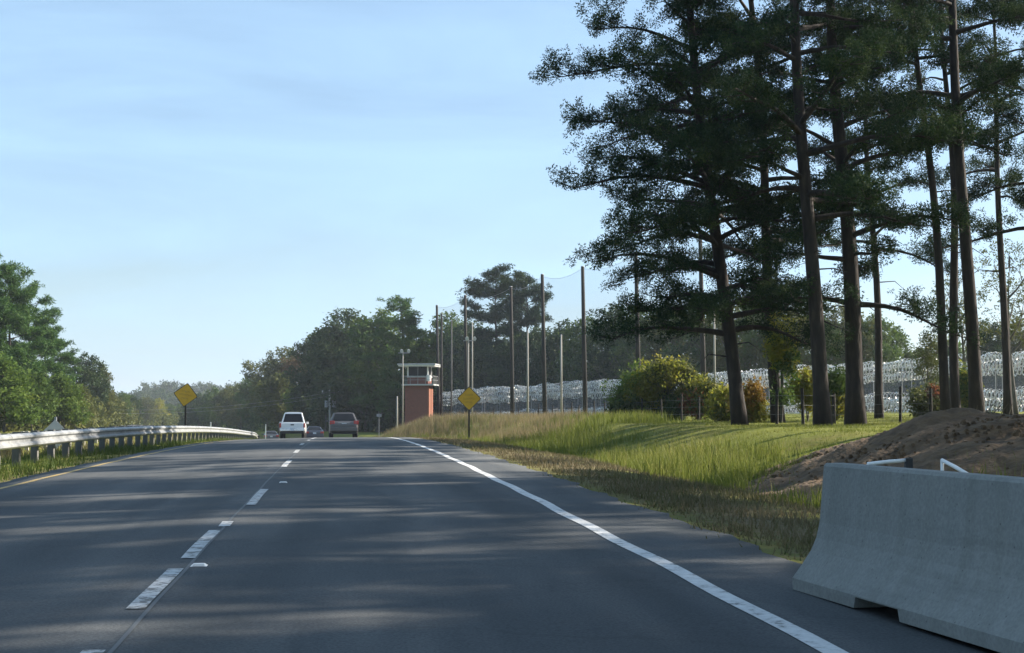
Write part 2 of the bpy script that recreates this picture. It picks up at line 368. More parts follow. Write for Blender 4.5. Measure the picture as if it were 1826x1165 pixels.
M['slab'] = mat_noise('painted_concrete_slab', [(.3, (.36, .38, .38)), (.7, (.46, .48, .48))], 2, 4, .8)
M['glass'] = mat_noise('dark_tinted_glass', [(.3, (.012, .014, .017)), (.7, (.02, .022, .026))], 2, 2, .25, spec=.15)
M['rubber'] = mat_noise('tyre_rubber', [(.3, (.012, .012, .012)), (.7, (.022, .022, .022))], 9, 3, .9)
M['black_plastic'] = mat_noise('black_plastic', [(.3, (.015, .015, .016)), (.7, (.025, .025, .026))], 9, 3, .6)
M['tail_red'] = mat_noise('red_lamp_lens', [(.3, (.30, .018, .014)), (.7, (.42, .03, .02))], 9, 2, .2, coat=.5)
M['chrome'] = mat_noise('bright_trim', [(.3, (.62, .62, .62)), (.7, (.72, .72, .72))], 5, 2, .25, metal=.8)
M['plate'] = mat_noise('licence_plate', [(.3, (.45, .50, .55)), (.7, (.60, .63, .66))], 12, 2, .5)
M['paint_white'] = mat_noise('white_car_paint', [(.3, (.68, .69, .69)), (.7, (.74, .75, .75))], 1, 2, .35, coat=.6)
M['paint_taupe'] = mat_noise('taupe_car_paint', [(.3, (.085, .078, .076)), (.7, (.11, .10, .097))], 1, 2, .4, metal=.4, coat=.4)
M['paint_navy'] = mat_noise('navy_car_paint', [(.3, (.03, .035, .05)), (.7, (.045, .05, .07))], 1, 2, .3, metal=.3, coat=.7)
M['paint_slate'] = mat_noise('slate_car_paint', [(.3, (.06, .065, .075)), (.7, (.08, .085, .095))], 1, 2, .3, metal=.3, coat=.7)
M['paint_silver'] = mat_noise('silver_car_paint', [(.3, (.45, .46, .47)), (.7, (.55, .56, .57))], 1, 2, .3, metal=.3, coat=.7)
M['wire'] = mat_noise('razor_wire_steel', [(.3, (.82, .82, .81)), (.7, (.92, .92, .91))], 3, 3, .3, metal=.25)
M['chainlink'] = mat_sheer('chain_link_fabric', (.24, .24, .26), .26)
M['net'] = mat_sheer('grey_net', (.07, .09, .10), .13)
M['cable'] = mat_noise('grey_cable', [(.3, (.25, .27, .28)), (.7, (.35, .36, .37))], 3, 2, .6)

# ---------------------------------------------------------------- ground and road
def build_ground():
    xs = np.unique(np.concatenate([np.linspace(-700, -60, 30), np.linspace(-60, -16, 30), np.linspace(-16, -8, 20), np.linspace(-8, EDGE_L, 12),
                                   np.linspace(EDGE_L, EDGE_R, 5), np.linspace(EDGE_R, 14, 46), np.linspace(14, 60, 50), np.linspace(60, 700, 30)]))
    ys = np.unique(np.concatenate([np.linspace(-60, 0, 16), np.linspace(0, 60, 150), np.linspace(60, 140, 100), np.linspace(140, 320, 70), np.linspace(320, 700, 40), np.linspace(700, 2500, 14)]))
    S, Y = np.meshgrid(xs, ys)
    X = S + curve(Y)
    Z = ground_z(X, Y)
    inside = (S > EDGE_L + .01) & (S < EDGE_R - .01)
    Z = np.where(inside, Z - .15, Z)
    n = len(xs)
    idx = np.arange(len(xs) * len(ys)).reshape(len(ys), n)
    F = np.stack([idx[:-1, :-1], idx[:-1, 1:], idx[1:, 1:], idx[1:, :-1]], -1).reshape(-1, 4)
    me = np_mesh('ground', np.stack([X, Y, Z], -1).reshape(-1, 3), F, smooth=True)
    bare = np.clip(1 - np.abs(S - 4.4) / 1.6, 0, 1) * 1.0 + np.clip(1 - np.abs(S + 5.7) / .8, 0, 1) * .7
    bare = bare * .9 * (S > EDGE_R - .5) + bare * (S < EDGE_L + .5)
    a = me.attributes.new('bare', 'FLOAT', 'POINT'); a.data.foreach_set('value', bare.ravel().astype(np.float32))
    o = link('ground', me, M['ground']); tag(o, kind='structure')
build_ground()

def strip(s0, s1, ys, lift, wob=0):
    "thin sheet following the road between two offsets"
    ys = np.asarray(ys, float)
    w = wob * np.sin(ys * 1.9) + wob * .6 * np.sin(ys * .7 + 1)
    V = []
    for s in (s0, s1):
        x = s + w + curve(ys)
        V.append(np.stack([x, ys, pave_z(s + w, ys) + lift], -1))
    V = np.stack(V, 1).reshape(-1, 3); m = len(ys)
    i = np.arange(m - 1) * 2
    return V, np.stack([i, i + 1, i + 3, i + 2], -1)
ys_road = np.concatenate([np.linspace(-60, 0, 20), np.linspace(0.5, 130, 260), np.linspace(131, 700, 200)])
def build_road():
    ss = np.array([EDGE_L, -5.0, -4.2, -3.2, -2.2, -1.3, -.4, .6, 1.6, 2.4, 2.9, EDGE_R])
    S, Y = np.meshgrid(ss, ys_road)
    rag = np.zeros_like(S); rr = .05 * np.sin(ys_road * 2.1) + .04 * np.sin(ys_road * 5.3 + 1) + .03 * np.sin(ys_road * .6)
    rag[:, 0] = rr * .6; rag[:, -1] = rr
    X = S + rag + curve(Y); Z = pave_z(S, Y) + .012
    # slab edges turned down into the soil
    X = np.concatenate([X[:, :1], X, X[:, -1:]], 1); Yc = np.concatenate([Y[:, :1], Y, Y[:, -1:]], 1); Z = np.concatenate([Z[:, :1] - .12, Z, Z[:, -1:] - .12], 1)
    n = X.shape[1]; idx = np.arange(X.size).reshape(X.shape)
    F = np.stack([idx[:-1, :-1], idx[:-1, 1:], idx[1:, 1:], idx[1:, :-1]], -1).reshape(-1, 4)
    me = np_mesh('road', np.stack([X, Yc, Z], -1).reshape(-1, 3), F, smooth=False)
    lane = np.where(ss < -1.3, (ss + 5.0) / 3.7, (ss + 1.3) / 3.7); lane = np.clip(lane, 0, 1)
    lane = np.concatenate([[0], lane, [1]])
    a = me.attributes.new('across', 'FLOAT', 'POINT'); a.data.foreach_set('value', np.tile(lane, len(ys_road)).astype(np.float32))
    o = link('road', me, M['asphalt']); tag(o, kind='structure')
    yy = ys_road[(ys_road > -20) & (ys_road < 400)]
    V, F = strip(2.32, 2.45, yy, .017, .012); link('edge_line', np_mesh('edge_line', V, F), M['white_line'], o)
    V, F = strip(-5.08, -4.97, yy, .017, .010); link('edge_line', np_mesh('yellow_edge_line', V, F), M['yellow_line'], o)
    V, F = strip(-1.125, -1.10, yy, .0155, .004); link('paving_joint', np_mesh('paving_joint', V, F), M['sealant'], o)
    for y0, y1, x in ((6.2, 7.4, -1.2), (8.8, 10.8, -1.19), (11.5, 13.9, -1.17), (14.3, 14.9, -1.12), (17.2, 20.3, -1.05), (27.5, 31, -1.08), (36.5, 39.5, -1.15), (46, 49, -1.27),
                      (56, 59, -1.27), (62, 74, -1.27), (84, 87, -1.27), (96, 99, -1.27), (108, 111, -1.27), (120, 123, -1.27)):
        V, F = strip(x - .055, x + .055, np.linspace(y0, y1, 8), .018, .006)
        link('lane_dash', np_mesh('lane_dash', V, F), M['white_dash'], o)
    # opposite carriageway beyond the median
    ys2 = np.concatenate([np.linspace(-40, 200, 120), np.linspace(203, 700, 120)])
    S, Y = np.meshgrid(np.array([-25.5, -22, -18, -15.0]), ys2)
    X = S + curve(Y); Z = ground_z(X, Y) + .05
    idx = np.arange(X.size).reshape(X.shape)
    F = np.stack([idx[:-1, :-1], idx[:-1, 1:], idx[1:, 1:], idx[1:, :-1]], -1).reshape(-1, 4)
    me = np_mesh('opposite_road', np.stack([X, Y, Z], -1).reshape(-1, 3), F)
    a = me.attributes.new('across', 'FLOAT', 'POINT'); a.data.foreach_set('value', np.full(X.size, .5, np.float32))
    o2 = link('opposite_road', me, M['asphalt']); tag(o2, kind='structure')
build_road()

# raised pavement markers
def marker(px, py, Y, label):
    p = at(px, py, Y); z = float(pave_z(p.x, Y)) + .013
    e = empty('pavement_marker', (p.x, Y, z))
    m = MB(); m.hexa([(-.06, -.055, 0), (.06, -.055, 0), (.06, .055, 0), (-.06, .055, 0), (-.04, -.02, .018), (.04, -.02, .018), (.04, .02, .018), (-.04, .02, .018)]); m.build('marker_body', M['white_paint'], e)
    m = MB(); m.hexa([(-.045, -.0565, .002), (.045, -.0565, .002), (.045, -.05, .002), (-.045, -.05, .002), (-.037, -.028, .0165), (.037, -.028, .0165), (.037, -.02, .0165), (-.037, -.02, .0165)]); m.build('reflector', M['alu'], e)
    tag(e, label, 'road marker', 'reflective markers along the lane line')
marker(355, 998, 11.0, 'nearest small white reflective marker on the asphalt beside the lane dashes')
marker(505, 868, 22.0, 'farther small white reflective marker beside the short third lane dash')

# ---------------------------------------------------------------- vegetation builders
def tuft_bank(nv, n, L, w, fwd):
    "nv variants of a needle spray: n thin triangles leaving the origin, biased to +z"
    out = []
    for _ in range(nv):
        d = NP.normal(size=(n, 3)); d /= np.linalg.norm(d, axis=1)[:, None]; d[:, 2] = d[:, 2] * .8 + fwd; d /= np.linalg.norm(d, axis=1)[:, None]
        s = np.cross(d, NP.normal(size=(n, 3))); s /= np.linalg.norm(s, axis=1)[:, None]
        l = L * NP.uniform(.7, 1.15, (n, 1))
        tri = np.stack([s * w * .5, -s * w * .5, d * l], 1)          # (n,3,3)
        tri += NP.normal(size=(n, 1, 3)) * L * .10
        out.append(tri)
    return np.array(out)                                            # (nv,n,3,3)
def rand_rot(dirs):
    "rotation matrices taking +z near the given directions, spun at random"
    d = dirs / (np.linalg.norm(dirs, axis=1)[:, None] + 1e-9)
    r = NP.normal(size=d.shape); a = np.cross(d, r); a /= np.linalg.norm(a, axis=1)[:, None] + 1e-9
    b = np.cross(d, a)
    return np.stack([a, b, d], -1)
def scatter(bank, pos, dirs, scale, tint):
    k = NP.integers(0, len(bank), len(pos)); R = rand_rot(dirs)
    T = bank[k]                                                      # (p,n,3,3)
    P = np.einsum('pij,pnvj->pnvi', R, T) * scale[:, None, None, None] + pos[:, None, None, :]
    n = T.shape[1]
    V = P.reshape(-1, 3); F = np.arange(len(V)).reshape(-1, 3)
    t = np.repeat(tint, n * 3) + NP.normal(0, .06, len(V) // 3).repeat(3)
    return V, F, np.clip(t, 0, 1)
def puff_bank(nv, n, R_, L, w):
    "round needle puffs: short needles standing off a small ball"
    out = []
    for _ in range(nv):
        d = NP.normal(size=(n, 3)); d /= np.linalg.norm(d, axis=1)[:, None]
        c = d * R_ * NP.uniform(.25, 1.0, (n, 1)) * np.array([1, 1, .8])
        e = d + NP.normal(0, .45, (n, 3)); e /= np.linalg.norm(e, axis=1)[:, None]
        s = np.cross(e, NP.normal(size=(n, 3))); s /= np.linalg.norm(s, axis=1)[:, None]
        l = L * NP.uniform(.7, 1.2, (n, 1))
        out.append(np.stack([c + s * w * .5, c - s * w * .5, c + e * l], 1))
    return np.array(out)
NEEDLES = puff_bank(14, 38, .215, .085, .045)
NEEDLES_FAR = puff_bank(8, 15, .34, .30, .11)
def leaf_bank(nv, n, L, R):
    out = []
    for _ in range(nv):
        c = NP.normal(size=(n, 3)) * R * .5
        d = NP.normal(size=(n, 3)); d /= np.linalg.norm(d, axis=1)[:, None]
        s = np.cross(d, NP.normal(size=(n, 3))); s /= np.linalg.norm(s, axis=1)[:, None]
        l = L * NP.uniform(.6, 1.2, (n, 1))
        out.append(np.stack([c - d * l * .5 - s * l * .28, c - d * l * .5 + s * l * .28, c + d * l * .5], 1))
    return np.array(out)
LEAVES = leaf_bank(8, 30, .44, .66)
LEAVES_NEAR = leaf_bank(8, 22, .15, .30)

def pine_mesh(seed, H, dbh, cb, L, bias=(0, 0), lean=(0, 0), nl=46, far=False, dens=1.0, droop=.10, dead=3, pw=.5, inner=.36, zexp=.92):
    "(trunk MB, foliage arrays); z=0 at the foot"
    r = random.Random(seed); global NP; NP = np.random.default_rng(seed)
    wood = MB()
    ph = r.uniform(0, 6)
    def tp(z):
        t = z / H
        return Vector((lean[0] * z + .16 * math.sin(3.0 * t * 3.1 + ph) * (.3 + t), lean[1] * z + .16 * math.sin(2.6 * t * 3.1 + ph * 1.7) * (.3 + t), z))
    n = 16; zs = [-.25 if i == 0 else H * (i / n) ** 1.05 for i in range(n + 1)]
    rad = []
    for z in zs:
        t = max(z, 0) / H; rr = dbh * .44 * (1 - t) ** .8 + .015
        if z < .6: rr *= 1.30 - .3 * max(z, 0) / .6
        rad.append(rr)
    wood.tube([tp(z) for z in zs], rad, 8 if far else 10)
    pos, dirs, tint = [], [], []
    bx, by = bias
    for i in range(nl):
        t = (i + r.random() * .9) / nl
        t = min(.985, max(0, t + r.gauss(0, .03))); z = cb + (H - cb) * t ** zexp; t = (z - cb) / (H - cb)
        az = i * 2.399 + r.uniform(-.5, .5)
        prof = (1 - t) ** pw * (.8 + .2 * min(1, t * 4 + .3))
        l = L * prof * r.uniform(.66, 1.0) + .5
        if r.random() < .22: l *= r.uniform(.35, .6)
        dx, dy = math.cos(az), math.sin(az)
        l = min(l * max(.35, 1 + dx * bx + dy * by), L * 1.02)
        up = r.uniform(-.12, .42) + .45 * t
        p0 = tp(z); pts = []
        bend = r.uniform(-.25, .25)
        K = 6
        for k in range(K + 1):
            q = k / K
            pts.append(p0 + Vector((dx * l * q - dy * bend * l * q * q, dy * l * q + dx * bend * l * q * q, up * l * q - droop * l * 2.2 * q * q * (1 - t) + .18 * math.sin(q * 5 + i) * q)))
        r0 = min(.045 + .022 * l, dbh * .23) * (1 - .5 * t)
        wood.tube(pts, [r0 * (1 - .82 * (k / K)) for k in range(K + 1)], 5, cap=False)
        ns = int((5 + l * 2.6))
        for j in range(ns):
            q = r.uniform(inner, 1.0) if j else 1.0
            kk = min(int(q * K), K - 1); b0 = pts[kk].lerp(pts[kk + 1], q * K - kk)
            side = 1 if j % 2 else -1
            a2 = az + bend * q + side * r.uniform(.35, 1.15) * (1 if j else .1)
            sl = (0.45 + .30 * l * (1 - q * .55)) * r.uniform(.6, 1.1)
            e = b0 + Vector((math.cos(a2) * sl, math.sin(a2) * sl, sl * r.uniform(-.30, .45)))
            mid = b0.lerp(e, .5) + Vector((0, 0, -.05 * sl))
            wood.tube([b0, mid, e], [.022, .014, .006], 3, cap=False)
            nt = max(3, int(sl * (9 if not far else 11) * dens))
            k_c = max(3, int(sl * 4.5)); cc = [(.3 + .7 * (z_ + r.random()) / k_c, r.gauss(0, .10), r.gauss(0, .10), r.gauss(.05, .10)) for z_ in range(k_c)]
            for m in range(nt):
                f, ox_, oy_, oz_ = cc[r.randrange(k_c)]
                c = b0.lerp(e, f) + Vector((ox_, oy_, oz_))
                sp = .15 + .04 * (1 - f)
                pos.append((c.x + r.gauss(0, sp), c.y + r.gauss(0, sp), c.z + r.gauss(.06, sp * .85)))
                dirs.append((math.cos(a2) * .6 + r.gauss(0, .4), math.sin(a2) * .6 + r.gauss(0, .4), .55 + r.gauss(0, .3)))
                tint.append(min(1, max(0, .42 + r.gauss(0, .16) + .12 * f)))
    for i in range(dead):                                              # bare dead stubs below the crown
        z = cb * r.uniform(.55, 1.0); az = r.uniform(0, 6.28); l = r.uniform(.5, 2.0)
        p0 = tp(z); wood.tube([p0, p0 + Vector((math.cos(az) * l * .6, math.sin(az) * l * .6, .1)), p0 + Vector((math.cos(az) * l, math.sin(az) * l, r.uniform(-.5, .2)))], [.03, .02, .008], 4, cap=False)
    pos = np.array(pos); dirs = np.array(dirs); tint = np.array(tint)
    sc = NP.uniform(.75, 1.25, len(pos))
    V, F, T = scatter(NEEDLES_FAR if far else NEEDLES, pos, dirs, sc, tint)
    return wood, V, F, T

def deciduous_mesh(seed, H, R, cb, nclump=120, thin=1.0, lobes=9, bank=None):
    r = random.Random(seed); global NP; NP = np.random.default_rng(seed)
    wood = MB(); ph = r.uniform(0, 6)
    tp = lambda z: Vector((.25 * math.sin(z / H * 4 + ph), .25 * math.cos(z / H * 3.3 + ph), z))
    top = H * .82
    wood.tube([tp(z) for z in [-.3] + [top * i / 7 for i in range(1, 8)]], [.026 * H * .62] + [.013 * H * (1 - i / 8.2) for i in range(1, 8)], 7)
    # uneven lobes carried by limbs
    cen = []
    for i in range(lobes):
        t = (i + .5) / lobes; z = cb + (H - cb) * (.12 + .78 * t)
        az = i * 2.399 + r.uniform(-.6, .6)
        rr = R * math.sqrt(max(.05, 1 - (1.7 * t - .75) ** 2 * .75)) * r.uniform(.35, .72)
        if i == lobes - 1: rr *= .3
        c = Vector((math.cos(az) * rr, math.sin(az) * rr, z)); cr = R * r.uniform(.40, .60)
        cen.append((c, cr))
        z0 = max(cb * .6, z - rr * .9 - .6); p0 = tp(min(z0, top))
        wood.tube([p0, p0.lerp(c, .5) + Vector((0, 0, -.15 * rr)), c], [.007 * H, .005 * H, .012], 5, cap=False)
        for _ in range(3):
            e = c + Vector((r.gauss(0, 1), r.gauss(0, 1), r.gauss(.3, .8))).normalized() * cr * .8
            wood.tube([c.lerp(p0, .25), e], [.035, .01], 3, cap=False)
    pos, dirs, tint = [], [], []
    for c, cr in cen:
        m = int(nclump * thin * (cr / R) ** 2 * 4 / lobes * 9 / 4)
        lt = r.gauss(0, .13)
        for _ in range(m):
            d = Vector((r.gauss(0, 1), r.gauss(0, 1), r.gauss(.15, .85))).normalized()
            q = cr * (r.uniform(.15, 1.0) ** .45) * (1 + .16 * math.sin(d.x * 5 + ph) * math.cos(d.z * 6 + ph))
            p = c + Vector((d.x * q, d.y * q, d.z * q * .85))
            if p.z < .2: p.z = .2 + r.random() * .5
            pos.append(p[:]); dirs.append(d[:]); tint.append(min(1, max(0, .45 + lt + r.gauss(0, .14))))
    pos = np.array(pos); sc = NP.uniform(.75, 1.3, len(pos))
    V, F, T = scatter(LEAVES if bank is None else bank, pos, np.array(dirs), sc, np.array(tint))
    return wood, V, F, T

def plant(name, wood, V, F, T, wmat, lmat, loc=(0, 0, 0), trunk='trunk', crown='crown'):
    e = empty(name, loc)
    wood.build(trunk, wmat, e, smooth=True)
    link(crown, np_mesh(crown, V, F, T), lmat, e)
    return e
def clone(src, loc, scale=(1, 1, 1), rz=0, lmat=None):
    e = src.copy(); COL.objects.link(e); e.location = loc; e.scale = scale; e.rotation_euler.z = rz
    for ch in [c for c in bpy.data.objects if c.parent == src]:
        c = ch.copy(); COL.objects.link(c); c.parent = e
        if lmat is not None and ch.name.startswith('crown'):
            c.material_slots[0].link = 'OBJECT'; c.material_slots[0].material = lmat
    return e

# ---------------------------------------------------------------- tall pines at the right
heroes = [
    # base px, Y, height, dbh, crown base, limb length, bias, lean, limbs, label
    (1318, 50, 24, .54, 3.2, 5.0, (-.18, -.05), (-.115, 0), 106, 'leftmost tall pine with long limbs reaching left over the bank and leaning trunk'),
    (1388, 57, 25, .52, 6.2, 4.6, (0, 0), (-.055, 0), 44, 'tall pine with yellow vine on its trunk, second from left'),
    (1466, 47, 25, .58, 6.0, 4.6, (0, 0), (-.055, 0), 46, 'straight dark pine left of the thickest trunk, behind the grass'),
    (1526, 49, 24, .70, 4.2, 4.0, (.12, -.1), (-.038, 0), 46, 'thickest trunked pine with low dark foliage, left of the dirt mound'),
    (1568, 66, 23, .40, 7.5, 3.6, (0, 0), (-.02, 0), 28, 'slim pine standing just right of the thickest trunk'),
    (1690, 54, 25, .40, 10.5, 3.8, (-.2, 0), (-.06, 0), 24, 'slim pine left of the twin trunks behind the dirt mound'),
    (1707, 59, 23, .44, 10.2, 3.2, (0, 0), (-.012, 0), 22, 'upright pine of the close pair right behind the dirt mound top'),
    (1741, 50, 27, .54, 10.4, 3.6, (.1, 0), (-.042, 0), 26, 'thick bare trunked pine at the right slope of the dirt mound'),
    (1797, 66, 24, .42, 9.5, 3.4, (.1, 0), (-.02, 0), 24, 'slim pine with sunlit trunk near the right edge of the photo'),
    (1900, 55, 21, .5, 6.5, 4.4, (-.2, 0), (-.02, 0), 30, 'pine whose branches reach in from the right edge of the photo'),
]
hero_objs = []
for i, (px, Y, H, dbh, cb, L, bias, lean, nl, lab) in enumerate(heroes):
    w, V, F, T = pine_mesh(100 + i, H, dbh, cb, L, bias, lean, nl, dens=1.0, pw=.58 if i == 0 else .5, droop=.15 if i == 0 else .1, zexp=1.08 if i == 0 else .92, inner=.2 if i == 0 else .36)
    o = plant('pine_tree', w, V, F, T, M['bark'], M['needle'], gpt(px, Y))
    tag(o, lab, 'tree', 'tall roadside pines'); hero_objs.append(o)
# the stand goes on to the right of the frame, beside the near road
stand = [(17, 20.5, 1, .95), (21, 27.5, 2, .95), (27, 26, 1, 1.0), (25, 19.5, 4, 1.0), (36, 24, 1, 1.1), (33, 29, 4, 1.0), (23, 34, 7, .95), (24, 38.5, 5, 1.0),
         (19.5, 15.5, 2, .95), (15, 9.5, 3, .95), (22, 10, 1, 1.0), (28, 14.5, 1, 1.0), (30, 8.5, 5, 1.0), (17, 3.5, 2, .9), (24.5, 2, 3, 1.0), (14, -5, 1, .95), (36, 50, 7, 1.0), (45, 63, 5, 1.0)]
for k, (x, y, i, s) in enumerate(stand):
    o = clone(hero_objs[i], (x, y, gz(x, y)), (s, s, s), k * 1.7)
    tag(o, 'tall pine of the same stand beyond the right edge of the photo', 'tree', 'pines beyond the right edge')

# ---------------------------------------------------------------- woods
decs = []
for i, (H, R, cb, ncl, lob) in enumerate([(16, 4.6, 2.0, 170, 11), (15, 5.2, 1.5, 180, 12), (17, 4.2, 2.5, 160, 12), (14, 4.8, 1.2, 170, 10), (9, 3.6, .8, 110, 8)]):
    decs.append((H, deciduous_mesh(300 + i, H, R, cb, ncl, 1.0, lob)))
fpines = []
for i, (H, cb, L) in enumerate([(18, 2.5, 4.0), (17, 1.8, 4.2), (20, 7.0, 4.2)]):
    fpines.append((H, pine_mesh(400 + i, H, .40, cb, L, nl=40, far=True, dens=.55, inner=.2)))
_first = {}
def tree(kind, idx, px, top, Y, lmat, label, group, wide=1.0):
    g = gpt(px, Y); tz = at(px, top, Y).z
    src = decs if kind == 'd' else fpines
    H, data = src[idx]
    s = (tz - g.z) / H
    if (kind, idx) not in _first:
        e = plant('deciduous_tree' if kind == 'd' else 'pine_tree', *data, M['bark2'] if kind == 'd' else M['bark'], M[lmat], g)
        _first[(kind, idx)] = e
        for c in e.children:
            if c.name.startswith('crown'): c.material_slots[0].link = 'OBJECT'; c.material_slots[0].material = M[lmat]
    else:
        e = clone(_first[(kind, idx)], g, lmat=M[lmat])
    e.location = g; sw = s * wide if wide < 3 else s; e.scale = (sw, sw, s); e.rotation_euler.z = rnd.uniform(0, 6.28)
    tag(e, label, 'tree', group)
ORD = ['leftmost', 'second', 'third', 'fourth', 'fifth', 'sixth', 'seventh', 'eighth', 'ninth', 'tenth', 'eleventh', 'twelfth', 'thirteenth', 'fourteenth', 'fifteenth', 'sixteenth', 'seventeenth', 'eighteenth', 'nineteenth', 'twentieth']
COLW = {'needle_left': 'sun-tinted green', 'needle': 'dark green', 'leaf_dark': 'dark green', 'leaf_mid': 'green', 'leaf_bright': 'bright green', 'leaf_olive': 'olive', 'leaf_yellow': 'yellow green', 'leaf_russet': 'russet tinged'}
def wood_row(rows, where, group):
    rows = sorted(rows, key=lambda r: r[2])
    for i, (k, idx, px, top, Y, lm, *w) in enumerate(rows):
        o = ORD[i] if i == 0 else ORD[i] + ' from left'
        tree(k, idx, px, top, Y, lm, f"{COLW[lm]} {'pine' if k == 'p' else 'broadleaf'}, {o} {where}", group, *w)
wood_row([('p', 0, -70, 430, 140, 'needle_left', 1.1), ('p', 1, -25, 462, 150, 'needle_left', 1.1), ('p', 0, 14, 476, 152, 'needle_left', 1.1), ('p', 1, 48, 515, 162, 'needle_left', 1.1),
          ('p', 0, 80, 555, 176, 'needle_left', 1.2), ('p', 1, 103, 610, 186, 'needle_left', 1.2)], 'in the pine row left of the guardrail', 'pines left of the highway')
wood_row([('d', 4, 5, 640, 136, 'leaf_bright', 1.2), ('d', 4, 60, 668, 145, 'leaf_mid', 1.2), ('d', 4, 112, 672, 160, 'leaf_bright', 1.2), ('d', 4, 140, 690, 175, 'leaf_olive', 1.1)],
         'of the low growth before the left pines', 'low trees in front of the left pines')
wood_row([('d', 0, 150, 626, 215, 'leaf_dark', 1.1), ('d', 2, 178, 655, 225, 'leaf_olive'), ('d', 1, 196, 700, 245, 'leaf_olive', 1.1), ('d', 0, 218, 698, 290, 'leaf_mid', 1.1), ('d', 3, 238, 708, 330, 'leaf_dark', 1.1),
          ('d', 1, 258, 711, 420, 'leaf_olive', 1.2), ('d', 3, 282, 713, 440, 'leaf_yellow', 1.2), ('d', 0, 302, 719, 470, 'leaf_mid', 1.2), ('d', 3, 318, 722, 500, 'leaf_mid', 1.3)],
         'in the far wood left of the raised yellow sign', 'far wood left of the highway')
wood_row([('d', 1, 338, 716, 400, 'leaf_dark', 1.2), ('d', 0, 356, 700, 380, 'leaf_dark', 1.2), ('d', 3, 382, 694, 370, 'leaf_mid', 1.2), ('d', 2, 405, 690, 360, 'leaf_olive', 1.25), ('d', 1, 428, 688, 345, 'leaf_olive', 1.2),
          ('d', 2, 450, 668, 330, 'leaf_mid', 1.2), ('d', 0, 478, 638, 305, 'leaf_olive', 1.15), ('d', 1, 508, 626, 290, 'leaf_olive', 1.1), ('d', 3, 535, 630, 285, 'leaf_russet', 1.1),
          ('d', 4, 500, 672, 262, 'leaf_olive', 1.2), ('d', 4, 534, 690, 255, 'leaf_bright', 1.2), ('d', 2, 562, 598, 252, 'leaf_dark', 1.2), ('d', 0, 592, 574, 240, 'leaf_dark', 1.15),
          ('d', 1, 622, 560, 232, 'leaf_dark', 1.1), ('d', 3, 652, 582, 224, 'leaf_dark', 1.2), ('d', 2, 678, 552, 216, 'leaf_mid', 1.2), ('p', 1, 715, 540, 206, 'needle_left', 1.3), ('d', 0, 742, 580, 204, 'leaf_mid', 1.1)],
         'in the wood from raised sign to tower', 'wood between the signs and the tower')
wood_row([('d', 3, 768, 600, 230, 'leaf_dark', 1.2), ('d', 2, 805, 560, 232, 'leaf_mid', 1.2), ('d', 1, 842, 580, 226, 'leaf_dark', 1.2), ('p', 2, 885, 482, 205, 'needle', 1.35), ('p', 2, 938, 494, 200, 'needle', 1.2),
          ('d', 0, 868, 610, 200, 'leaf_dark', 1.2), ('d', 2, 915, 600, 195, 'leaf_dark', 1.2), ('d', 1, 962, 590, 195, 'leaf_dark', 1.1), ('d', 3, 1005, 580, 190, 'leaf_dark', 1.1),
          ('d', 0, 1052, 560, 184, 'leaf_mid', 1.1), ('d', 1, 1102, 552, 178, 'leaf_dark', 1.1)],
         'in the wood behind the tall net poles', 'wood behind the net poles')
wood_row([('d', 2, 1152, 548, 172, 'leaf_mid', 1.2), ('d', 3, 1200, 552, 166, 'leaf_olive', 1.1), ('d', 0, 1250, 540, 160, 'leaf_mid', 1.1), ('d', 1, 1302, 545, 156, 'leaf_olive'), ('d', 2, 1352, 530, 152, 'leaf_mid', 1.2),
          ('d', 0, 1405, 540, 150, 'leaf_olive', 1.1), ('d', 3, 1458, 555, 150, 'leaf_mid'), ('d', 1, 1510, 550, 150, 'leaf_olive'), ('d', 2, 1560, 560, 150, 'leaf_mid', 1.1), ('d', 3, 1600, 590, 155, 'leaf_mid'),
          ('d', 4, 1645, 628, 170, 'leaf_olive', 1.3), ('d', 4, 1690, 610, 165, 'leaf_mid', 1.2), ('d', 0, 1762, 566, 150, 'leaf_dark', 1.0), ('d', 3, 1818, 572, 150, 'leaf_olive', 1.0)],
         'in the wood behind the razor wire fence', 'wood behind the razor wire fence')

# undergrowth and the far wood: masses nobody could count
def thicket(name, runs, leaf, mat, label, cat='undergrowth'):
    global NP; NP = np.random.default_rng(hash(name) % 1000 if False else len(name) * 7)
    pos = []; tint = []
    for (px0, Y0, h0), (px1, Y1, h1), n, deep in runs:
        t = NP.uniform(0, 1, n); px = px0 + (px1 - px0) * t; Y = Y0 + (Y1 - Y0) * t + NP.uniform(0, deep, n)
        xs = np.array([at(a, 740, b).x for a, b in zip(px, Y)])
        h = (h0 + (h1 - h0) * t) * (.84 + .16 * np.sin(t * 23) * np.sin(t * 41 + 1)) 
        z = ground_z(xs, Y) + NP.uniform(0, 1, n) ** .8 * h
        pos.append(np.stack([xs, Y, z], -1)); tint.append(np.clip(.45 + .25 * np.sin(t * 53) + NP.normal(0, .12, n), 0, 1))
    pos = np.concatenate(pos); tint = np.concatenate(tint)
    V, F, T = scatter(leaf, pos, NP.normal(size=pos.shape), NP.uniform(1.0, 1.9, len(pos)), tint)
    o = link(name, np_mesh(name, V, F, T), M[mat]); tag(o, label, cat, kind='stuff')
thicket('undergrowth', [((325, 395, 6), (470, 330, 6), 450, 10), ((440, 330, 6), (560, 250, 5.5), 500, 10), ((540, 252, 6), (760, 196, 5), 1000, 10), ((755, 205, 7), (1110, 180, 7), 1300, 8), ((1090, 178, 6), (1640, 150, 5), 1500, 8), ((1620, 158, 3), (1880, 150, 4), 500, 8)],
        LEAVES, 'leaf_dark', 'dark tangled undergrowth along the foot of the woods')
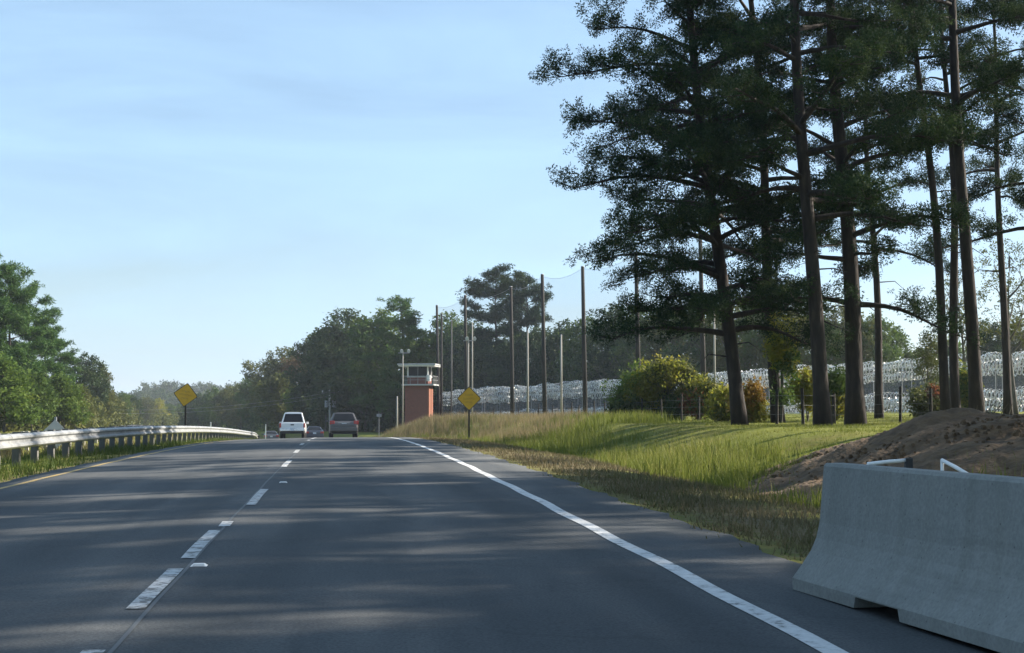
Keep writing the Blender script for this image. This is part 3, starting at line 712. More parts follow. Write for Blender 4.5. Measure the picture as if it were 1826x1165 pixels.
thicket('roadside_scrub', [((-90, 135, 2.5), (130, 165, 3), 800, 5), ((130, 165, 3), (215, 250, 4), 500, 6), ((200, 260, 4), (330, 470, 5), 700, 8)], LEAVES, 'leaf_olive', 'low scrub along the foot of the left hand trees')
thicket('far_woodland', [((150, 700, 13), (560, 800, 14), 1800, 60), ((255, 900, 22), (420, 900, 21), 1100, 40)], LEAVES * 2.0, 'leaf_dark', 'blue green far woodland at the end of the highway', 'woodland')

# ---------------------------------------------------------------- bushes near the fence
def bush(seed, px, Y, h, w, mats, label, stems=7, n=900, bank=None, dome=1.0):
    global NP; NP = np.random.default_rng(seed); r = random.Random(seed)
    g = gpt(px, Y); e = empty('bush', g)
    wood = MB()
    for i in range(stems):
        a = r.uniform(0, 6.28); q = r.uniform(.2, .9) * w * .5
        wood.tube([(0, 0, -.1), (math.cos(a) * q * .4, math.sin(a) * q * .4, h * .45), (math.cos(a) * q, math.sin(a) * q, h * r.uniform(.7, .95))], [.035, .022, .008], 4, cap=False)
    wood.build('stems', M['bark2'], e, smooth=True)
    tot = sum(k for _, k, _ in mats)
    for j, (mt, share, (cx, cz, sx, sz)) in enumerate(mats):
        m = int(n * share / tot)
        d = NP.normal(size=(m, 3)); d /= np.linalg.norm(d, axis=1)[:, None]
        nb = 9; bd = NP.normal(size=(nb, 3)); bd /= np.linalg.norm(bd, axis=1)[:, None]
        bc = bd * np.array([w * .34 * sx, w * .28 * sx, h * .34 * sz]); br = NP.uniform(.16, .34, nb) * min(w * sx, h * sz)
        pick = NP.integers(0, nb, m)
        p = bc[pick] + d * (NP.uniform(0, 1, (m, 1)) ** .5) * br[pick][:, None] + np.array([cx * w, 0, cz * h])
        up = NP.uniform(0, 1, m) < .16                                   # loose shoots above the mass
        p[up, 2] += NP.uniform(.05, .22, up.sum()) * h; p[up, :2] += NP.normal(0, .06, (up.sum(), 2)) * w
        p[:, 2] = np.maximum(p[:, 2], NP.uniform(.02, .3, m))
        V, F, T = scatter(LEAVES_NEAR if bank is None else bank, p, d + [[0, 0, .4]], NP.uniform(.8, 1.4, m), np.clip(.5 + NP.normal(0, .2, m), 0, 1))
        link('foliage', np_mesh('foliage', V, F, T), M[mt], e)
    tag(e, label, 'bush')
    return e
bush(1, 1140, 78, 2.5, 3.4, [('leaf_bright', 5, (0, .48, 1, 1)), ('leaf_yellow', 2, (.1, .7, .7, .6)), ('leaf_dark', 2, (-.1, .2, .9, .5))], 'green bush at the left end of the thicket before the fence', n=1500)
bush(2, 1195, 77, 2.9, 3.6, [('leaf_yellow', 4, (0, .55, 1, .95)), ('leaf_olive', 3, (.05, .75, .8, .5)), ('leaf_dark', 3, (0, .2, 1, .45))], 'tall yellow green bush in the middle of the thicket before the fence', n=1700)
bush(3, 1246, 75, 2.4, 2.6, [('leaf_olive', 4, (0, .6, 1, .8)), ('leaf_red', .7, (-.05, .35, .6, .4)), ('leaf_yellow', 2, (.2, .5, .7, .8))], 'bush with red leaves at the right end of the thicket', n=1100)
bush(4, 1333, 58, 1.5, 1.0, [('leaf_orange', 3, (0, .5, 1, 1)), ('leaf_yellow', 3, (.1, .35, 1, .7))], 'small orange leaved sapling beside the leftmost tall pine', n=260, stems=4)
bush(5, 1290, 66, 1.5, 1.4, [('leaf_yellow', 3, (0, .5, 1, 1)), ('leaf_olive', 2, (0, .3, 1, .6))], 'low yellow bush left of the leftmost tall pine', n=260, stems=4)
bush(6, 1394, 56, 4.0, .8, [('leaf_yellow', 4, (0, .70, 1, .5)), ('leaf_mid', 2, (.1, .45, 1, .7))], 'yellow vine climbing the second tall pine', n=230, stems=4)
bush(7, 1440, 60, 2.0, 1.3, [('leaf_yellow', 4, (0, .65, 1, .7)), ('leaf_orange', 1, (0, .8, .6, .3))], 'yellow sapling left of the straight dark pine', n=330, stems=4)
bush(8, 1492, 62, 1.9, 1.2, [('leaf_mid', 3, (0, .6, 1, .8)), ('leaf_yellow', 2, (0, .5, 1, .7))], 'green sapling between the two darkest trunks', n=300, stems=4)
bush(9, 1655, 72, 1.7, 2.2, [('leaf_olive', 4, (0, .5, 1, .8)), ('leaf_red', 1, (.2, .6, .5, .4))], 'olive shrub behind the dirt mound before the razor wire', n=380, stems=5)
bush(10, 1722, 66, 2.2, .9, [('leaf_mid', 3, (0, .5, 1, 1)), ('leaf_yellow', 2, (0, .5, 1, .9))], 'green shrub between the pine trunks right of the mound', n=260, stems=4)
# slender broadleaf tree with sparse leaves seen between the right-hand trunks
for sd, px, Y, top, lab in ((501, 1660, 92, 590, 'small dark leaved tree against the sky behind the dirt mound'), (502, 1808, 84, 420, 'sparse leaved tree against the sky at the right edge'), (503, 1715, 88, 470, 'thin half bare tree between the right hand pine trunks')):
    g = gpt(px, Y); H = at(px, top, Y).z - g.z
    w, V, F, T = deciduous_mesh(sd, H, H * .20, H * .35, 60, 1.0, 8, LEAVES_NEAR)
    o = plant('broadleaf_tree', w, V, F, T, M['bark2'], M['leaf_olive'], g); tag(o, lab, 'tree')

# ---------------------------------------------------------------- grass
def blades(name, n, area, h, w, mat, label, lean=.35, tint_bias=0.0, dens=None, seg2=True, clump=0):
    global NP; NP = np.random.default_rng(len(name) * 13 + n % 97)
    s0, s1, y0, y1 = area
    # even out per view: density falls off with distance
    u = NP.uniform(0, 1, n); Y = y0 * (y1 / y0) ** u if y0 > 0 else y0 + (y1 - y0) * u
    S = NP.uniform(s0, s1, n)
    if clump:
        k = n // clump; cs = S[:k]; cy = Y[:k]; j = NP.integers(0, k, n)
        S = cs[j] + NP.normal(0, .10, n); Y = cy[j] + NP.normal(0, .12, n)
    keep = np.ones(n, bool)
    hv = np.full(n, 1.0)
    if dens is not None:
        d = dens(S, Y); keep = NP.uniform(0, 1, n) < d; hv = .55 + .45 * np.clip(d, 0, 1)
    S, Y, hv = S[keep], Y[keep], hv[keep]; n = len(S)
    X = S + curve(Y); Z = ground_z(X, Y) - .02
    H = NP.uniform(h[0], h[1], n) * hv; W = w * NP.uniform(.7, 1.3, n)
    a = NP.uniform(0, 6.283, n); d = np.stack([np.cos(a), np.sin(a), np.zeros(n)], -1)
    la = NP.uniform(0, 6.283, n); lv = np.stack([np.cos(la), np.sin(la), np.zeros(n)], -1) * (NP.uniform(.1, 1, n) * lean * H)[:, None]
    P = np.stack([X, Y, Z], -1); up = np.zeros((n, 3)); up[:, 2] = H
    t = np.clip(.4 + tint_bias + .22 * noise2(X * 1.1, Y * .6) + NP.normal(0, .16, n), 0, 1)
    if seg2:
        b0 = P - d * W[:, None] * .5; b1 = P + d * W[:, None] * .5
        m0 = P + up * .55 + lv * .35 - d * W[:, None] * .4; m1 = P + up * .55 + lv * .35 + d * W[:, None] * .4
        tip = P + up + lv
        V = np.stack([b0, b1, m1, m0, tip], 1).reshape(-1, 3); i = np.arange(n) * 5
        F = np.concatenate([np.stack([i, i + 1, i + 2], -1), np.stack([i, i + 2, i + 3], -1), np.stack([i + 3, i + 2, i + 4], -1)])
        T = np.stack([t * .6, t * .6, t, t, np.clip(t + .25, 0, 1)], 1).ravel()
    else:
        V = np.stack([P - d * W[:, None] * .5, P + d * W[:, None] * .5, P + up + lv], 1).reshape(-1, 3); F = np.arange(n * 3).reshape(-1, 3)
        T = np.repeat(t, 3)
    o = link(name, np_mesh(name, V, F, T), M[mat]); tag(o, label, 'grass', kind='stuff')
patch = lambda S, Y: np.clip(.45 + .55 * noise2(S * 1.7 + 3, Y * 1.1), 0.05, 1)
blades('verge_grass', 70000, (3.38, 7.2, 9, 112), (.04, .16), .022, 'grass_verge', 'mown brown grass on the right verge', .8, .02, lambda S, Y: np.clip(.75 + .4 * noise2(S * 3, Y * 1.3), .1, 1) * np.clip((S - 3.2 + .2 * np.sin(Y * 2)) / .8, .12, 1), False, 9)
blades('tall_grass', 60000, (6.0, 10.2, 20, 84), (.10, .62), .013, 'grass_tall', 'tall sunlit green grass in the ditch', .5, -.02, lambda S, Y: np.clip(.45 + .8 * noise2(S * 1.2, Y * .7), .03, 1) * np.clip((S - 6.0) / .9, 0, 1) * np.clip((11 - S) / 2.5, 0, 1), True, 14)
blades('lawn_grass', 130000, (7.6, 34, 22, 110), (.04, .13), .016, 'grass_lawn', 'short green grass under the pines', .7, 0, None, False, 8)
blades('dry_grass', 70000, (3.9, 17, 62, 150), (.35, 1.0), .020, 'grass_dry', 'tall dry seeding grass on the bank', .35, .15, lambda S, Y: np.clip(.6 + .7 * noise2(S * .5, Y * .3), .06, 1) * np.clip((S - 6.6 + 2.9 * sstep(86, 114, Y)) / 1.0, 0, 1) * np.clip((Y - 58 - 2.2 * np.clip(S - 8, 0, 9)) / 14, 0, 1), True, 10)
blades('bank_weeds', 44000, (4.0, 15, 58, 140), (.2, .7), .022, 'grass_tall', 'green weeds mixed into the dry grass of the bank', .5, -.15, lambda S, Y: np.clip(.3 + 1.1 * noise2(S * .8 + 2, Y * .35), 0, 1) * np.clip((S - 6.4 + 2.9 * sstep(86, 114, Y)) / .8, 0, 1), True, 14)
blades('left_verge_grass', 40000, (-9.5, -5.45, 17, 122), (.07, .30), .020, 'grass_left', 'green grass along the foot of the guardrail', .7, .05, lambda S, Y: np.clip(.6 + .5 * noise2(S * 2, Y * .8), .1, 1) * np.clip((-5.35 - S) / .5, .05, 1), False, 10)
blades('median_grass', 30000, (-15, -8.5, 25, 120), (.25, .6), .03, 'grass_dry', 'yellowed long grass in the median', .5, .0, patch, True, 10)

# ---------------------------------------------------------------- guardrails
WP = [(.0, -.155), (.045, -.135), (.083, -.105), (.083, -.065), (.02, -.022), (.02, .022), (.083, .065), (.083, .105), (.045, .135), (.0, .155)]
def guardrail(name, s, y0, y1, toward, label, top=.70, beam_mat='galv', post_mat='post_grey', end=True):
    e = empty(name, (s + float(curve(y0)), y0, gz(s, y0)))
    ox, oy, oz = e.location
    P = lambda y, off, z: (s + float(curve(y)) + off - ox, y - oy, float(pave_z(EDGE_L, y) - .02 if s > -10 else gz(s + float(curve(y)), y)) + z - oz)
    n = int((y1 - y0) / 3.81)
    for i in range(n):
        a, b = y0 + i * 3.81, y0 + (i + 1) * 3.81 + .25
        m = MB(); K = len(WP)
        drop = lambda y: -.30 * max(0, (y - (y1 - 6)) / 6) ** 2 if end else 0
        lap = .006 * (i % 2)
        for y in (a, (a + b) / 2, b):
            for off, z in WP: m.v.append(P(y, toward * (off + .02 + lap), top - .155 + z + drop(y)))
        for j in range(2):
            for k in range(K - 1): m.f.append((j * K + k, j * K + k + 1, (j + 1) * K + k + 1, (j + 1) * K + k))
        o = m.build('rail_panel', M[beam_mat], e, smooth=False)
        sol = o.modifiers.new('thick', 'SOLIDIFY'); sol.thickness = .004
    m = MB(); m.box(-.075, .075, -.09, .09, -.9, 0); pm = m.mesh('post'); pm.materials.append(M[post_mat])
    b = MB(); b.box(-.06, .06, -.075, .075, -.17, .17); bm_ = b.mesh('block'); bm_.materials.append(M[post_mat])
    k = 0; y = y0 + .3
    while y < y1:
        p = P(y, -toward * .28, top + .02); o = link('post', pm, None, e); o.location = p
        p = P(y, -toward * .095, top - .155); q = link('block_out', bm_, None, o); q.location = Vector(p) - Vector(o.location)
        y += 1.905
    if end:
        m = MB(); p = Vector(P(y1 + .2, toward * .03, top - .45)); m.box(p.x - .2, p.x + .12, p.y - .05, p.y + .05, p.z - .24, p.z + .22); m.build('end_terminal', M['black_plastic'], e, bevel=.01)
    tag(e, label, 'guardrail')
guardrail('guardrail', -6.75, 11.6, 120, 1, 'long galvanized steel guardrail along the left edge of the near road')
guardrail('guardrail', -13.2, 22, 92, -1, 'dark backed guardrail beyond the median behind the near guardrail', .72, 'galv_old', 'pole_pale', False)

# ---------------------------------------------------------------- signs
def diamond_sign(px, py_c, Y, half, label, tilt=0.0, face=True, top=None, post_mat='wood_dark', ground_y=None):
    c = at(px, py_c, Y); g = gz(c.x, Y)
    e = empty('warning_sign' if face else 'road_sign', (c.x, Y, g)); H = c.z - g
    m = MB(); m.box(-.045, .045, .02, .10, -.3, H + (half * .75 if face else half * 1.2)); m.build('post', M[post_mat], e)
    def dia(r, y, rot=tilt, cut=.05):
        pts = []
        for k in range(4):
            a = math.pi / 2 * k + rot
            for da in (-cut, cut):
                rr = r * (1 - abs(cut) * .35)
                pts.append((math.cos(a + da) * rr, y, H + math.sin(a + da) * rr))
        return pts
    def plate(r, y0, y1, name, mat):
        a, b = dia(r, y0), dia(r, y1); m = MB(); n = len(a)
        m.v = a + b; m.f = [tuple(range(n)), tuple(range(2 * n - 1, n - 1, -1))] + [(i, i + n, (i + 1) % n + n, (i + 1) % n) for i in range(n)]
        return m.build(name, M[mat], e)
    if face:
        plate(half, -.002, .012, 'border_panel', 'sign_black')
        f = plate(half * .925, -.007, -.002, 'sign_face', 'sign_yellow')
        # three rows of weathered lettering, worn past reading
        m = MB(); r = random.Random(int(px))
        ca, sa = math.cos(tilt), math.sin(tilt)
        for row, wd in ((.30, .62), (.0, .98), (-.30, .54)):
            x = -wd * half * .5
            while x < wd * half * .5:
                lw = half * .085
                for dx0, dx1, z0, z1 in ((0, .3, -1, 1), (.3, .9, r.choice((-1, .6, -.2)), None)):
                    zz1 = z1 if z1 is not None else z0 + .4
                    q = [(x + dx0 * lw, row * half + z0 * half * .075), (x + dx1 * lw, row * half + z0 * half * .075), (x + dx1 * lw, row * half + zz1 * half * .075), (x + dx0 * lw, row * half + zz1 * half * .075)]
                    m.poly([(a * ca - b * sa, -.009, H + a * sa + b * ca) for a, b in q])
                x += lw * 1.35
        m.build('faded_legend', M['sign_ink'], e)
    else:
        plate(half, -.01, .004, 'sign_panel', 'alu')
    for z in (-.28, .28):
        m = MB(); m.tube([(0, -.014 if face else -.016, H + z * half), (0, .02, H + z * half)], .012, 8); m.build('bolt', M['galv_old'], e)
    tag(e, label, 'road sign')
    return e
diamond_sign(836.5, 711, 80, .66, 'yellow diamond warning sign on a dark post in the right hand grass')
diamond_sign(331, 704.5, 82, .66, 'tilted yellow diamond warning sign raised behind the left guardrail', tilt=-.16)
diamond_sign(98, 776, 62, .62, 'bare metal back of a diamond sign peeking over the left guardrail', face=False, post_mat='galv_old')

# ---------------------------------------------------------------- vehicles
def loft(secs, name, mat, parent):
    m = MB()
    def prof(w, z0, z1, z2, wr):
        zm = z0 + (z1 - z0) * .45
        h = [(w * .90, z0), (w * .985, z0 + .07), (w, zm), (w * .985, z1 - .06), (w * .955, z1)]
        if z2 - z1 > .1: h += [(wr + (w * .955 - wr) * .10, z1 + (z2 - z1) * .86), (wr - .04, z2 - .015), (wr * .6, z2 + .012)]
        else: h += [(w * .93, z1 + (z2 - z1) * .4), (w * .88, z2 - .004), (w * .6, z2)]
        return h + [(-x, z) for x, z in reversed(h)]
    K = None
    for y, *a in secs:
        p = prof(*a); K = len(p); m.v += [(x, y, z) for x, z in p]
    for i in range(len(secs) - 1):
        for k in range(K):
            a = i * K + k; b = i * K + (k + 1) % K; m.f.append((a, b, b + K, a + K))
    m.f.append(tuple(range(K))); m.f.append(tuple(reversed(range((len(secs) - 1) * K, len(secs) * K))))
    return m.build(name, mat, parent, smooth=False, bevel=.015)
def wheel(e, x, y, r, w):
    t = MB(); sx = 1 if x > 0 else -1
    n = 20
    def disc(prof):
        m = MB(); k = len(prof)
        for i in range(n):
            a = 2 * math.pi * i / n
            m.v += [(dx, math.cos(a) * q, math.sin(a) * q) for dx, q in prof]
        for i in range(n):
            for j in range(k - 1): m.f.append((i * k + j, ((i + 1) % n) * k + j, ((i + 1) % n) * k + j + 1, i * k + j + 1))
        return m
    h = w / 2
    wh = empty('wheel', (x, y, r)); wh.parent = e
    disc([(-h * .7, r * .55), (-h, r * .8), (-h * .8, r * .97), (0, r), (h * .8, r * .97), (h, r * .8), (h * .7, r * .55), (-h * .7, r * .55)]).build('tyre', M['rubber'], wh, smooth=True)
    disc([(-h * .4, 0.001), (-h * .4, r * .58), (h * .4, r * .58), (h * .55, r * .2), (h * .5, 0.001)]).build('rim', M['alu'], wh, smooth=True)
def vehicle(name, px, Y, secs, mat, label, cat, rear, wheels, yaw=0.0, shift=None, handle=True):
    p = at(px, 780, Y); s = p.x - float(curve(Y))
    slope = float(road_z(Y + 2) - road_z(Y)) / 2
    e = empty(name, (p.x, Y, float(pave_z(s, Y)) + .015), yaw); e.rotation_euler.x = math.atan(slope)
    loft(secs, 'body', M[mat], e)
    W = max(s_[1] for s_ in secs)
    # rear glass lies on the sloping face between two neighbouring sections
    (yb, wb, _, zb, zb2, _), (yt, _, _, _, zt, wt) = rear['belt'], rear['roof']
    nl_ = math.hypot(yt - yb, zt - zb2); nyy, nzz = -(zt - zb2) / nl_ * .022, (yt - yb) / nl_ * .022
    def P(q, f): return (f * ((wb * .88 - .07) * (1 - q) + (wt - .11) * q), yb + (yt - yb) * q + nyy, zb2 + (zt + .004 - zb2) * q + nzz)
    g = MB(); q0, q1 = rear.get('q', (.07, .84))
    g.hexa([P(q0, -1), P(q0, 1), tuple(Vector(P(q0, 1)) + Vector((0, .02, 0))), tuple(Vector(P(q0, -1)) + Vector((0, .02, 0))), P(q1, -1), P(q1, 1), tuple(Vector(P(q1, 1)) + Vector((0, .02, 0))), tuple(Vector(P(q1, -1)) + Vector((0, .02, 0)))])
    g.build('rear_window', M['glass'], e)
    for sx in (-1, 1):                                            # side glass
        y0, y1 = rear['side']; m = MB(); wr = wt; z0, z1 = zb + .03, zt - .09
        x0 = W * .955 + .004; x1 = wr + (W * .955 - wr) * .10 + .012
        m.hexa([(sx * (x0 - .02), y0, z0), (sx * x0, y0, z0), (sx * x0, y1, z0), (sx * (x0 - .02), y1, z0), (sx * (x1 - .02), y0 + .2, z1), (sx * x1, y0 + .2, z1), (sx * x1, y1 - .45, z1), (sx * (x1 - .02), y1 - .45, z1)])
        m.build('side_window', M['glass'], e)
        m = MB(); bx0, bx1, bz0, bz1, by = rear['light']; m.box(min(sx * bx0, sx * bx1), max(sx * bx0, sx * bx1), by, by + .10, bz0, bz1); m.build('tail_light', M['tail_red'], e, bevel=.02)
        m = MB(); m.box(min(sx * (W - .02), sx * (W + .18)), max(sx * (W - .02), sx * (W + .18)), rear['side'][1] - .35, rear['side'][1] - .25, zb + .02, zb + .17); m.build('mirror', M[mat], e, bevel=.02)
    bz0, bz1, bw, by = rear['bumper']; m = MB(); m.box(-bw, bw, by, by + .2, bz0, bz1); m.build('bumper', M[rear.get('bumper_mat', mat)], e, bevel=.04)
    z0, z1 = bz0 - .22, bz0
    m = MB(); m.box(-bw * .9, bw * .9, by + .12, by + .3, z0 + .06, z1); m.build('lower_valance', M['black_plastic'], e)
    pz = rear['plate']; m = MB(); m.box(-.155, .155, rear['ply'] - .012, rear['ply'], pz, pz + .15); m.build('licence_plate', M['plate'], e)
    if 'gate' in rear:
        gw, z0, z1, y = rear['gate']; m = MB(); m.box(-gw, gw, y - .02, y, z0, z1); t = m.build('tailgate', M[mat], e, bevel=.012)
        if handle:
            m = MB(); m.box(-.13, .13, y - .032, y - .02, z1 - .15, z1 - .07); m.build('handle', M['black_plastic'], t)
    if 'trim' in rear:
        tw, z0, z1, y = rear['trim']; m = MB(); m.box(-tw, tw, y - .02, y, z0, z1); m.build('trim_bar', M['chrome'], e)
    for (wx, wy, wr_, ww) in wheels: wheel(e, wx, wy, wr_, ww); wheel(e, -wx, wy, wr_, ww)
    tag(e, label, cat)
    return e
suv = [(0, .80, .52, .84, .86, .74), (.06, .90, .42, 1.0, 1.02, .84), (.14, .92, .34, 1.06, 1.085, .86), (.62, .925, .30, 1.07, 1.66, .64), (2.5, .925, .28, 1.05, 1.68, .65), (3.35, .92, .28, 1.02, 1.05, .8), (4.45, .86, .34, .86, .90, .7), (4.62, .74, .42, .72, .76, .6)]
vehicle('suv', 613.5, 96, suv, 'paint_taupe', 'taupe sport utility vehicle driving in the right lane on the crest', 'car',
        dict(belt=suv[2], roof=suv[3], side=(.75, 3.15), light=(.62, .93, .88, 1.12, .02), bumper=(.42, .70, .90, -.07), plate=.80, ply=.035, trim=(.36, .965, .995, .03)), [(.80, .85, .35, .23), (.80, 3.65, .35, .23)], yaw=.03)
pick = [(0, .95, .62, 1.02, 1.06, .80), (.05, .98, .58, 1.04, 1.08, .86), (1.75, 1.0, .50, 1.06, 1.10, .88), (1.80, 1.0, .50, 1.08, 1.14, .88), (1.98, 1.0, .45, 1.12, 1.86, .70), (3.5, 1.0, .45, 1.12, 1.88, .71), (4.25, 1.0, .45, 1.10, 1.14, .86), (5.5, .98, .5, 1.02, 1.06, .84), (5.7, .92, .55, .9, .94, .7)]
truck = vehicle('pickup_truck', 521, 108, pick, 'paint_white', 'white pickup truck seen from behind in the left lane', 'truck',
        dict(belt=pick[3], roof=pick[4], side=(2.1, 4.1), light=(.86, 1.0, .80, 1.10, -.015), bumper=(.56, .76, .97, -.16), bumper_mat='chrome', plate=.585, ply=-.165, gate=(.83, .66, 1.10, -.005)), [(.84, 1.0, .38, .26), (.84, 4.6, .38, .26)])
truck.scale = (.93, 1, 1.10)
sed = [(0, .82, .42, .78, .82, .7), (.08, .88, .34, .92, .96, .78), (.55, .90, .28, .96, 1.02, .8), (1.15, .90, .26, .97, 1.40, .56), (2.3, .90, .26, .95, 1.43, .57), (3.25, .90, .26, .92, .97, .76), (4.4, .84, .32, .76, .80, .66), (4.6, .72, .4, .62, .66, .5)]
r_sed = dict(belt=sed[2], roof=sed[3], side=(1.0, 3.0), light=(.55, .88, .72, .90, -.01), bumper=(.34, .58, .88, -.08), plate=.66, ply=-.015, trim=(.30, .83, .86, -.012))
vehicle('sedan', 561, 143, sed, 'paint_navy', 'dark blue sedan between the white pickup and the taupe vehicle', 'car', r_sed, [(.78, .85, .31, .2), (.78, 3.55, .31, .2)], yaw=.05)
vehicle('sedan', 484, 178, sed, 'paint_slate', 'small slate sedan half hidden left of the white pickup', 'car', r_sed, [(.78, .85, .31, .2), (.78, 3.55, .31, .2)], yaw=.09)

# ---------------------------------------------------------------- concrete barrier, tube frames, dirt mound
def barrier(x, y, ang, n, label, notch=(.8, 1.5)):
    e = empty('concrete_barrier', (x, y, float(pave_z(x, y)) + .012), ang)
    L = 3.05
    def prof(z0): return [(-.305, z0), (-.305, max(.075, z0 + .01)), (-.235, .165), (-.175, .25), (-.138, .33), (-.113, .43), (-.078, .795), (-.062, .815), (.062, .815), (.078, .795), (.113, .43), (.138, .33), (.175, .25), (.235, .165), (.305, max(.075, z0 + .01)), (.305, z0)]
    m = MB(); secs = []
    for t, z in ((0, 0), (notch[0], 0), (notch[0] + .02, .065), (notch[1] - .02, .065), (notch[1], 0), (L, 0)): secs.append((t, z))
    K = 16
    for t, z in secs: m.v += [(px_, -t, pz_) for px_, pz_ in prof(z)]
    for i in range(len(secs) - 1):
        for k in range(K): a = i * K + k; b = i * K + (k + 1) % K; m.f.append((a, b, b + K, a + K))
    m.f.append(tuple(range(K))); m.f.append(tuple(reversed(range((len(secs) - 1) * K, len(secs) * K))))
    m.build('barrier_body', M['concrete'], e, bevel=.012)
    for z in (.25, .6):                                          # joint loops at the ends
        m = MB(); m.tube([(-.05, .0, z), (-.05, .07, z), (.05, .07, z), (.05, 0, z)], .01, 6); m.build('steel_loop', M['galv_old'], e)
    tag(e, label, 'barrier')
BANG = math.radians(5)
barrier(3.21, 9.28, BANG, 0, 'near pale concrete traffic barrier at the right edge of the road', (.92, 1.5))
bx2 = 3.21 + math.sin(BANG) * 3.1; by2 = 9.28 - math.cos(BANG) * 3.1
barrier(bx2, by2, BANG, 0, 'next concrete barrier of the run, beyond the right edge of the photo')
def tube_frame(pts, cap, label):
    Y = pts[0][2]; P = [at(*p) for p in pts]; g = gz(P[0].x, Y); e = empty('tube_frame', (P[0].x, Y, g)); o = Vector((P[0].x, Y, g))
    Q = [p - o for p in P]
    legs = [Vector((Q[0].x, Q[0].y, -.1)), Q[0]]; 
    m = MB(); m.tube([Q[0], Q[0].lerp(Q[1], .5) + Vector((0, 0, .004)), Q[1]], .017, 8); m.build('top_rail', M['white_paint'], e, smooth=True)
    for q in Q:
        m = MB(); m.tube([(q.x, q.y, -.15), (q.x, q.y, q.z - .002)], .015, 8); m.build('leg', M['white_paint'], e, smooth=True)
    if cap:
        q = Q[1]; m = MB(); m.box(q.x - .03, q.x + .03, q.y - .03, q.y + .03, q.z - .09, q.z + .02); m.build('end_block', M['black_plastic'], e, bevel=.006)
    tag(e, label, 'barricade', 'white tube frames behind the barrier')
tube_frame([(1547, 828, 12.2), (1620, 821, 12.2)], True, 'white tube frame with a dark end block behind the barrier')
tube_frame([(1680, 821, 11.6), (1725, 846, 11.2)], False, 'sloping white tube frame behind the barrier, right of the other')

def dirt_mound():
    c = gpt(1655, 25); cx, cy = c.x, 25.0
    n = 110; u = np.linspace(-1, 1, n); U, W = np.meshgrid(u, u)
    X = cx + U * 3.7; Y = cy + W * 5.2
    r = np.sqrt((U * 1.0 - .05 * np.sin(W * 5)) ** 2 + W ** 2)
    prof = np.clip(1 - r, 0, 1); h = 0.80 * (prof ** .80) * (1 - .18 * prof) 
    g = np.random.default_rng(5)
    nz = np.zeros_like(X)
    for k in range(26):
        a = g.uniform(0, 6.28); f = g.uniform(1.2, 9); nz += np.sin((X * math.cos(a) + Y * math.sin(a)) * f + g.uniform(0, 6)) / (f ** .8)
    h = h + nz * .034 * np.clip(prof * 5, 0, 1) + g.normal(0, .012, X.shape) * np.clip(prof * 6, 0, 1)
    Z = ground_z(X, Y) - .06 + h + np.where(prof <= 0, -.25, 0)
    idx = np.arange(n * n).reshape(n, n)
    F = np.stack([idx[:-1, :-1], idx[:-1, 1:], idx[1:, 1:], idx[1:, :-1]], -1).reshape(-1, 4)
    F = F[(prof.ravel()[F] > 0).any(1)]
    me = np_mesh('dirt_mound', np.stack([X - cx, Y - cy, Z - c.z], -1).reshape(-1, 3), F, smooth=False)
    o = link('dirt_mound', me, M['dirt']); o.location = (cx, cy, c.z)
    tag(o, 'mound of loose brown soil behind the concrete barrier', 'dirt mound')
    # clods
    clod = MB(); rr = random.Random(3)
    for _ in range(900):
        a = rr.uniform(0, 6.28); q = rr.uniform(.15, 1.02) ; x = math.cos(a) * q * 3.6; y = math.sin(a) * q * 5.1
        p = max(0, 1 - q); z = float(ground_z(cx + x, cy + y)) - .06 + 0.80 * p ** .80 * (1 - .18 * p) - c.z
        s = rr.uniform(.015, .045); clod.hexa([(x + dx * s * rr.uniform(.6, 1.2), y + dy * s * rr.uniform(.6, 1.2), z + dz * s) for dx, dy, dz in ((-1, -1, -.4), (1, -1, -.4), (1, 1, -.4), (-1, 1, -.4), (-.6, -.6, .9), (.6, -.6, .9), (.6, .6, .8), (-.6, .6, .9))])
    k = clod.build('soil_clods', M['dirt'], o); tag(k, kind='stuff')
dirt_mound()

def fallen_branch():
    g = gpt(1772, 48); e = empty('fallen_branch', g); r = random.Random(9)
    m = MB(); m.tube([(-.9, 0, .15), (-.2, .2, .35), (.6, -.1, .22), (1.3, .2, .12)], [.05, .045, .03, .012], 6); m.build('limb', M['bark2'], e)
    for k in range(6):
        x = -.6 + k * .3; m = MB(); m.tube([(x, .1, .28), (x + r.uniform(-.3, .3), r.uniform(-.4, .4), .55 + r.random() * .3)], [.02, .006], 4); m.build('twig', M['bark2'], e)
    tag(e, 'bare fallen branch lying right of the dirt mound', 'branch')
fallen_branch()

